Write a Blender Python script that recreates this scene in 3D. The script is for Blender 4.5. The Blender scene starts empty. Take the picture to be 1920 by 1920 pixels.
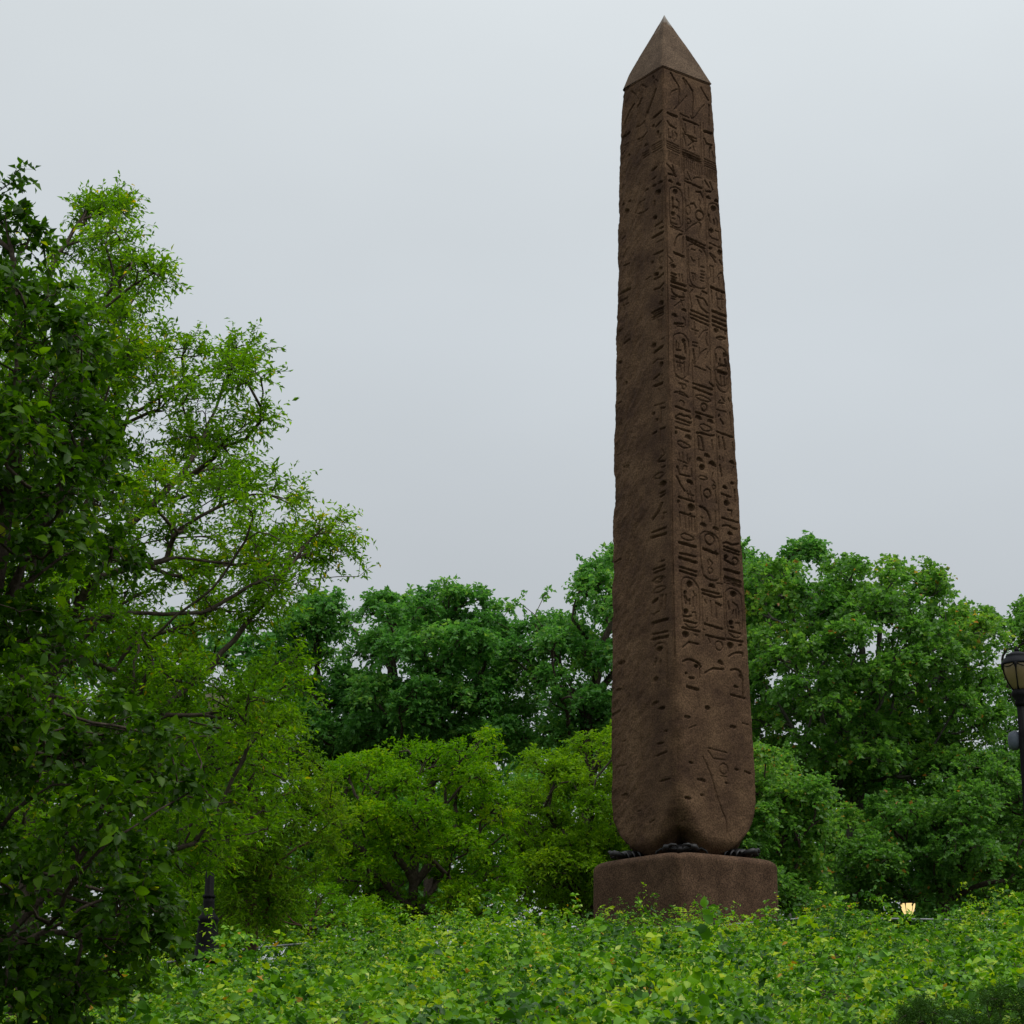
import bpy, math
import numpy as np
from mathutils import Matrix, Vector

S = bpy.context.scene
PI = math.pi
PITCH, FPX = 0.284, 3800.0           # focal length in pixels of a 1920 px wide frame
CAMZ = 1.65
# ---------------------------------------------------------------- camera
cam_d = bpy.data.cameras.new('camera')
cam_d.lens = FPX / 1920 * 36.0
cam_d.sensor_width = 36.0
cam_d.clip_start = 0.1
cam_d.clip_end = 3000
cam = bpy.data.objects.new('camera', cam_d)
cam.location = (0, 0, CAMZ)
cam.rotation_euler = (PI / 2 + PITCH, 0, 0)
S.collection.objects.link(cam)
S.camera = cam
# ---------------------------------------------------------------- world: bright overcast, brighter towards the zenith
SUN_EL, SUN_AZ = math.radians(62), math.radians(118)    # azimuth clockwise from +Y
W = bpy.data.worlds.new('World')
S.world = W
W.use_nodes = True
nt = W.node_tree
nt.nodes.clear()
N = nt.nodes.new
L = nt.links.new
out = N('ShaderNodeOutputWorld')
sky = N('ShaderNodeTexSky')
sky.sky_type = 'NISHITA'
sky.sun_disc = False
sky.sun_elevation = SUN_EL
sky.sun_rotation = SUN_AZ
sky.dust_density = 3
bg1 = N('ShaderNodeBackground')
bg1.inputs[1].default_value = 0.05
L(sky.outputs[0], bg1.inputs[0])
tc = N('ShaderNodeTexCoord')
sep = N('ShaderNodeSeparateXYZ')
L(tc.outputs['Generated'], sep.inputs[0])
ramp = N('ShaderNodeValToRGB')       # overcast cloud deck by sine of elevation
e = ramp.color_ramp.elements
e[0].position = 0.0
e[0].color = (0.42, 0.445, 0.465, 1)
e[1].position = 1.0
e[1].color = (1.15, 1.17, 1.18, 1)
for pos, c in ((0.25, (0.54, 0.58, 0.615, 1)), (0.36, (0.635, 0.685, 0.725, 1)), (0.5, (0.71, 0.76, 0.79, 1)), (0.7, (0.90, 0.94, 0.96, 1))):
    k = e.new(pos)
    k.color = c
L(sep.outputs['Z'], ramp.inputs[0])
nz = N('ShaderNodeTexNoise')
nz.inputs['Scale'].default_value = 2.6
nz.inputs['Detail'].default_value = 4
nz.inputs['Roughness'].default_value = 0.45
mp = N('ShaderNodeMapping')
mp.inputs['Scale'].default_value = (1, 1, 2.2)
mp.inputs['Location'].default_value = (0.35, 0.2, 0.1)
L(tc.outputs['Generated'], mp.inputs[0])
L(mp.outputs[0], nz.inputs['Vector'])
mr = N('ShaderNodeMapRange')
mr.inputs[1].default_value = 0.3
mr.inputs[2].default_value = 0.7
mr.inputs[3].default_value = 0.95
mr.inputs[4].default_value = 1.06
L(nz.outputs[0], mr.inputs[0])
vm = N('ShaderNodeVectorMath')
vm.operation = 'SCALE'
L(ramp.outputs[0], vm.inputs[0])
L(mr.outputs[0], vm.inputs['Scale'])
bg2 = N('ShaderNodeBackground')
bg2.inputs[1].default_value = 1.0
L(vm.outputs[0], bg2.inputs[0])
mixw = N('ShaderNodeMixShader')
mixw.inputs[0].default_value = 0.96
L(bg1.outputs[0], mixw.inputs[1])
L(bg2.outputs[0], mixw.inputs[2])
L(mixw.outputs[0], out.inputs[0])
# ---------------------------------------------------------------- veiled sun
sd = bpy.data.lights.new('sun', 'SUN')
sd.energy = 1.5
sd.angle = math.radians(25)
sd.color = (1.0, 0.97, 0.92)
sun = bpy.data.objects.new('sun', sd)
d = Vector((math.sin(SUN_AZ) * math.cos(SUN_EL), math.cos(SUN_AZ) * math.cos(SUN_EL), math.sin(SUN_EL)))
sun.rotation_euler = d.to_track_quat('Z', 'Y').to_euler()
S.collection.objects.link(sun)
S.view_settings.view_transform = 'Standard'
S.view_settings.look = 'None'
S.view_settings.exposure = 0.0
S.view_settings.gamma = 1.0
S.render.engine = 'CYCLES'
S.cycles.max_bounces = 6
S.cycles.diffuse_bounces = 3
S.cycles.transmission_bounces = 4
S.cycles.transparent_max_bounces = 4

# ================================================================ helpers
C = S.collection
rng = np.random.default_rng(7)
cp, sp = math.cos(PITCH), math.sin(PITCH)


def at(px, py, d):
    """world point seen at photograph pixel (px,py) at distance d in front of the lens"""
    u, v = (px - 960) / FPX, (960 - py) / FPX
    y = cp - v * sp
    z = sp + v * cp
    k = d / y
    return np.array([u * k, d, CAMZ + z * k])


def tag(o, label=None, cat=None, group=None, kind=None):
    if label: o['label'] = label
    if cat: o['category'] = cat
    if group: o['group'] = group
    if kind: o['kind'] = kind
    return o


def empty(name, loc, label, cat, group=None):
    o = bpy.data.objects.new(name, None)
    o.location = loc
    C.objects.link(o)
    return tag(o, label, cat, group)


def mesh_np(name, V, F, mat, parent=None, smooth=False, tint=None, attr='tint', local=True):
    """F: (n,3) or (n,4) index array"""
    V = np.asarray(V, np.float32)
    F = np.asarray(F, np.int32)
    if parent is not None and local:
        V = V - np.array(parent.location, np.float32)
    me = bpy.data.meshes.new(name)
    k = F.shape[1]
    me.vertices.add(len(V))
    me.vertices.foreach_set('co', V.ravel())
    me.loops.add(F.size)
    me.loops.foreach_set('vertex_index', F.ravel())
    me.polygons.add(len(F))
    me.polygons.foreach_set('loop_start', np.arange(0, F.size, k, dtype=np.int32))
    me.polygons.foreach_set('loop_total', np.full(len(F), k, np.int32))
    me.update(calc_edges=True)
    if smooth:
        me.polygons.foreach_set('use_smooth', np.ones(len(F), bool))
    if tint is not None:
        a = me.attributes.new(attr, 'FLOAT', 'FACE')
        a.data.foreach_set('value', np.asarray(tint, np.float32))
    me.materials.append(mat)
    o = bpy.data.objects.new(name, me)
    C.objects.link(o)
    if parent is not None:
        o.parent = parent
    return o


def unit(a):
    return a / np.maximum(np.linalg.norm(a, axis=-1, keepdims=True), 1e-9)


class VN:
    """smooth value noise on a lattice, 2-D or 3-D, numpy"""
    def __init__(s, seed, n=64):
        s.n = n
        s.g = np.random.default_rng(seed).random((n, n, n)).astype(np.float32)

    def __call__(s, x, y, z=0.0):
        x, y, z = np.broadcast_arrays(x, y, z)
        xi, yi, zi = np.floor(x).astype(int), np.floor(y).astype(int), np.floor(z).astype(int)
        fx, fy, fz = x - xi, y - yi, z - zi
        fx, fy, fz = [f * f * (3 - 2 * f) for f in (fx, fy, fz)]
        n = s.n
        r = 0
        for a in (0, 1):
            for b in (0, 1):
                for c in (0, 1):
                    r = r + s.g[(xi + a) % n, (yi + b) % n, (zi + c) % n] * (fx if a else 1 - fx) * (fy if b else 1 - fy) * (fz if c else 1 - fz)
        return r

    def fbm(s, x, y, z=0.0, o=4):
        r, a, t = 0, 1, 0
        for i in range(o):
            r = r + a * s(x * 2 ** i + 17 * i, y * 2 ** i, z * 2 ** i)
            t += a
            a *= .5
        return r / t


vn = VN(3, 32)

# ---------------------------------------------------------------- materials


def newmat(name):
    m = bpy.data.materials.new(name)
    m.use_nodes = True
    t = m.node_tree
    t.nodes.clear()
    o = t.nodes.new('ShaderNodeOutputMaterial')
    return m, t, o


def leaf_mat(name, cols, trans=0.4, rough=0.5, spec=0.35, tr_gain=1.7, bk=.5):
    cols = [(p_, (min(.5, c_[0] * 1.9), min(.6, c_[1] * 1.8), c_[2] * bk)) for p_, c_ in cols]
    spec *= .38
    m, t, o = newmat(name)
    n = t.nodes.new
    at_ = n('ShaderNodeAttribute')
    at_.attribute_name = 'tint'
    r = n('ShaderNodeValToRGB')
    els = r.color_ramp.elements
    els[0].position = cols[0][0]
    els[0].color = (*cols[0][1], 1)
    els[1].position = cols[-1][0]
    els[1].color = (*cols[-1][1], 1)
    for p, c in cols[1:-1]:
        k = els.new(p)
        k.color = (*c, 1)
    t.links.new(at_.outputs['Fac'], r.inputs[0])
    b = n('ShaderNodeBsdfPrincipled')
    b.inputs['Roughness'].default_value = rough
    b.inputs['Specular IOR Level'].default_value = spec
    t.links.new(r.outputs[0], b.inputs['Base Color'])
    tr = n('ShaderNodeBsdfTranslucent')
    g = n('ShaderNodeVectorMath')
    g.operation = 'MULTIPLY'
    g.inputs[1].default_value = (tr_gain * 1.25, tr_gain * 1.3, tr_gain * (0.4 if bk < 1 else .8))
    t.links.new(r.outputs[0], g.inputs[0])
    t.links.new(g.outputs[0], tr.inputs[0])
    mx = n('ShaderNodeMixShader')
    mx.inputs[0].default_value = trans
    t.links.new(b.outputs[0], mx.inputs[1])
    t.links.new(tr.outputs[0], mx.inputs[2])
    t.links.new(mx.outputs[0], o.inputs[0])
    return m


def noise_mat(name, stops, scale=8, detail=6, rough=0.85, bump=0.3, bscale=60, bdist=0.01, spec=0.3, metal=0.0, rng_=(0.35, 0.65), speck=None):
    m, t, o = newmat(name)
    n = t.nodes.new
    tc = n('ShaderNodeTexCoord')
    a = n('ShaderNodeTexNoise')
    a.inputs['Scale'].default_value = scale
    a.inputs['Detail'].default_value = detail
    a.inputs['Roughness'].default_value = 0.62
    t.links.new(tc.outputs['Object'], a.inputs['Vector'])
    r = n('ShaderNodeValToRGB')
    els = r.color_ramp.elements
    els[0].position, els[1].position = rng_
    els[0].color = (*stops[0], 1)
    els[1].color = (*stops[-1], 1)
    for i, c in enumerate(stops[1:-1]):
        k = els.new(rng_[0] + (rng_[1] - rng_[0]) * (i + 1) / (len(stops) - 1))
        k.color = (*c, 1)
    t.links.new(a.outputs[0], r.inputs[0])
    b = n('ShaderNodeBsdfPrincipled')
    b.inputs['Roughness'].default_value = rough
    b.inputs['Specular IOR Level'].default_value = spec
    b.inputs['Metallic'].default_value = metal
    col = r.outputs[0]
    if speck:
        s2 = n('ShaderNodeTexNoise')
        s2.inputs['Scale'].default_value = speck[0]
        s2.inputs['Detail'].default_value = 2
        t.links.new(tc.outputs['Object'], s2.inputs['Vector'])
        mr = n('ShaderNodeMapRange')
        mr.inputs[1].default_value = 0.36
        mr.inputs[2].default_value = 0.66
        mr.inputs[3].default_value = speck[1]
        mr.inputs[4].default_value = speck[2]
        t.links.new(s2.outputs[0], mr.inputs[0])
        v = n('ShaderNodeVectorMath')
        v.operation = 'SCALE'
        t.links.new(col, v.inputs[0])
        t.links.new(mr.outputs[0], v.inputs['Scale'])
        col = v.outputs[0]
    t.links.new(col, b.inputs['Base Color'])
    if bump:
        c = n('ShaderNodeTexNoise')
        c.inputs['Scale'].default_value = bscale
        c.inputs['Detail'].default_value = 5
        t.links.new(tc.outputs['Object'], c.inputs['Vector'])
        bp = n('ShaderNodeBump')
        bp.inputs['Strength'].default_value = bump
        bp.inputs['Distance'].default_value = bdist
        t.links.new(c.outputs[0], bp.inputs['Height'])
        t.links.new(bp.outputs[0], b.inputs['Normal'])
    t.links.new(b.outputs[0], o.inputs[0])
    return m, t, b


GR = ((0.060, 0.034, 0.021), (0.096, 0.056, 0.032), (0.134, 0.080, 0.045))
m_granite, tg, bgr = noise_mat('weathered_granite', GR, scale=1.3, detail=8, rough=0.9, bump=0.8, bscale=30, bdist=0.016, spec=0.12, speck=(30, 0.66, 1.35))
m_cap, tcap, bcap = noise_mat('pyramidion_granite', ((0.085, 0.056, 0.036), (0.135, 0.092, 0.060)), scale=2, detail=8, rough=0.9, bump=0.6, bscale=38, bdist=0.012, spec=0.15, speck=(32, 0.62, 1.4))
m_ped, _, _ = noise_mat('pedestal_granite', ((0.060, 0.034, 0.020), (0.104, 0.061, 0.037)), scale=2.2, detail=8, rough=0.9, bump=0.7, bscale=45, bdist=0.015, spec=0.15, speck=(34, 0.5, 1.6))
m_bronze, _, _ = noise_mat('dark_bronze', ((0.012, 0.0115, 0.012), (0.028, 0.026, 0.028)), scale=9, rough=0.5, bump=0.3, bscale=40, metal=0.0, spec=0.3)
m_iron, _, _ = noise_mat('black_painted_iron', ((0.004, 0.004, 0.0045), (0.009, 0.009, 0.010)), scale=9, rough=0.72, bump=0.1, bscale=50, bdist=0.004, spec=0.12)
m_capg, _, _ = noise_mat('lamp_cap_paint', ((0.008, 0.0085, 0.0105), (0.015, 0.016, 0.02)), scale=9, rough=0.75, bump=0.1, bscale=50, spec=0.15)
m_greybox, _, _ = noise_mat('grey_blue_plastic', ((0.07, 0.085, 0.11), (0.10, 0.12, 0.15)), scale=9, rough=0.6, bump=0.05)
m_rail, _, _ = noise_mat('galvanised_pipe', ((0.17, 0.18, 0.19), (0.26, 0.27, 0.28)), scale=30, rough=0.5, bump=0.1, metal=0.3)
m_post, _, _ = noise_mat('dark_post', ((0.03, 0.03, 0.03), (0.06, 0.055, 0.05)), scale=20, rough=0.7, bump=0.2)
m_bark, _, _ = noise_mat('brown_bark', ((0.045, 0.034, 0.026), (0.11, 0.088, 0.068)), scale=12, rough=0.95, bump=0.8, bscale=40, bdist=0.02, spec=0.1)
m_bark_g, _, _ = noise_mat('grey_bark', ((0.06, 0.058, 0.05), (0.14, 0.13, 0.11)), scale=10, rough=0.95, bump=0.8, bscale=30, bdist=0.02, spec=0.1)
m_bark_r, _, _ = noise_mat('reddish_twig_bark', ((0.06, 0.036, 0.026), (0.12, 0.075, 0.05)), scale=12, rough=0.9, bump=0.4, bscale=40, spec=0.1)
m_soil, _, _ = noise_mat('soil_and_leaf_litter', ((0.020, 0.017, 0.010), (0.05, 0.045, 0.022), (0.035, 0.05, 0.015)), scale=1.2, rough=1, bump=0.8, bscale=12, bdist=0.05, spec=0.05)
# pale weathering and reflected light painted into the colour near the pyramidion tip
n = tcap.nodes.new
tcc = n('ShaderNodeTexCoord')
sx = n('ShaderNodeSeparateXYZ')
tcap.links.new(tcc.outputs['Object'], sx.inputs[0])
ns = n('ShaderNodeTexNoise')
ns.inputs['Scale'].default_value = 5
tcap.links.new(tcc.outputs['Object'], ns.inputs['Vector'])
ad = n('ShaderNodeMath')
ad.operation = 'ADD'
tcap.links.new(sx.outputs['Z'], ad.inputs[0])
tcap.links.new(ns.outputs[0], ad.inputs[1])
mrc = n('ShaderNodeMapRange')
mrc.inputs[1].default_value = 2.15
mrc.inputs[2].default_value = 2.5
mrc.inputs[3].default_value = 0
mrc.inputs[4].default_value = 0.75
tcap.links.new(ad.outputs[0], mrc.inputs[0])
mxc = n('ShaderNodeMixRGB')
mxc.inputs[2].default_value = (0.42, 0.40, 0.37, 1)
src = bcap.inputs['Base Color'].links[0].from_socket
tcap.links.new(mrc.outputs[0], mxc.inputs[0])
tcap.links.new(src, mxc.inputs[1])
tcap.links.new(mxc.outputs[0], bcap.inputs['Base Color'])

# leaves
m_lA = leaf_mat('broad_leaf_green', [(0, (0.008, 0.026, 0.003)), (0.5, (0.020, 0.058, 0.005)), (0.9, (0.066, 0.138, 0.008)), (1, (0.16, 0.20, 0.02))], 0.38, 0.42, 0.4)
m_lB = leaf_mat('fine_leaf_green', [(0, (0.026, 0.070, 0.005)), (0.55, (0.056, 0.130, 0.008)), (0.9, (0.105, 0.180, 0.012)), (1, (0.20, 0.16, 0.02))], 0.5, 0.45, 0.35)
m_lC = leaf_mat('olive_leaf', [(0, (0.032, 0.085, 0.010)), (0.6, (0.062, 0.125, 0.012)), (1, (0.11, 0.16, 0.016))], 0.42, 0.5, 0.3)
m_lD = leaf_mat('hazed_blue_green_leaf', [(0, (0.022, 0.082, 0.022)), (0.6, (0.050, 0.142, 0.036)), (1, (0.11, 0.20, 0.045))], 0.38, 0.42, 0.8, bk=1.25)  # extra blue paints distance haze into the leaf colour
m_lE = leaf_mat('bright_leaf', [(0, (0.030, 0.092, 0.006)), (0.6, (0.060, 0.140, 0.008)), (1, (0.125, 0.185, 0.012))], 0.42, 0.5, 0.3)
m_lF = leaf_mat('soft_green_leaf', [(0, (0.040, 0.100, 0.014)), (0.6, (0.068, 0.140, 0.018)), (1, (0.11, 0.175, 0.02))], 0.42, 0.5, 0.3)
m_lG = leaf_mat('hazed_maple_leaf', [(0, (0.026, 0.080, 0.014)), (0.6, (0.056, 0.136, 0.020)), (0.93, (0.11, 0.19, 0.022)), (0.97, (0.15, 0.16, 0.02)), (1, (0.20, 0.09, 0.02))], 0.42, 0.45, 0.8, bk=1.7)  # blue lifted to put the haze over these trees into their colour
m_lV = leaf_mat('vine_leaf', [(0, (0.014, 0.052, 0.012)), (0.3, (0.036, 0.112, 0.018)), (0.7, (0.088, 0.205, 0.022)), (0.955, (0.18, 0.26, 0.020)), (0.975, (0.22, 0.10, 0.02)), (0.985, (0.30, 0.40, 0.22)), (1, (0.36, 0.44, 0.28))], 0.26, 0.42, 0.6)
m_lJ = leaf_mat('juniper_needle', [(0, (0.016, 0.050, 0.028)), (0.8, (0.035, 0.085, 0.048)), (1, (0.06, 0.12, 0.06))], 0.1, 0.6, 0.3)

# ================================================================ terrain
TY = np.array([-60, 0, 6, 13, 18, 30, 38, 41, 43.5, 52, 57, 66, 90, 400, 1500.])
TZ = np.array([0, 0, .1, 1.1, 1.78, 3.2, 4.25, 4.62, 4.7, 4.75, 3.1, 2.7, 2.6, 2.6, 2.6])


def sstep(a, b, x):
    t = np.clip((x - a) / (b - a), 0, 1)
    return t * t * (3 - 2 * t)


def ground(x, y):
    x = np.asarray(x, float)
    y = np.asarray(y, float)
    z = np.interp(y, TY, TZ)
    k = sstep(14, 36, y) * (1 - sstep(60, 90, y))
    z = z - 1.05 * sstep(-0.8, -7.5, x) * k
    z = z + 0.18 * sstep(7.5, 10.5, x) * k
    z = z + 0.10 * (vn.fbm(x * .35 + 5, y * .35 + 9, 2.2, 3) - .5) * sstep(8, 14, y)
    return z


xs = np.unique(np.concatenate([np.linspace(-13, 13, 66), np.linspace(-60, 60, 31), np.array([-600, -300, -150, -90, 90, 150, 300, 600])]))
ys = np.unique(np.concatenate([np.linspace(8, 46, 80), np.linspace(-60, 110, 50), np.array([150, 220, 400, 600])]))
X, Y = np.meshgrid(xs, ys)
Z = ground(X, Y)
V = np.stack([X, Y, Z], -1).reshape(-1, 3)
nx, ny = len(xs), len(ys)
i = (np.arange(ny - 1)[:, None] * nx + np.arange(nx - 1)).ravel()
o = mesh_np('ground', V, np.stack([i, i + 1, i + nx + 1, i + nx], 1), m_soil, smooth=True)
tag(o, kind='structure')

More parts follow.
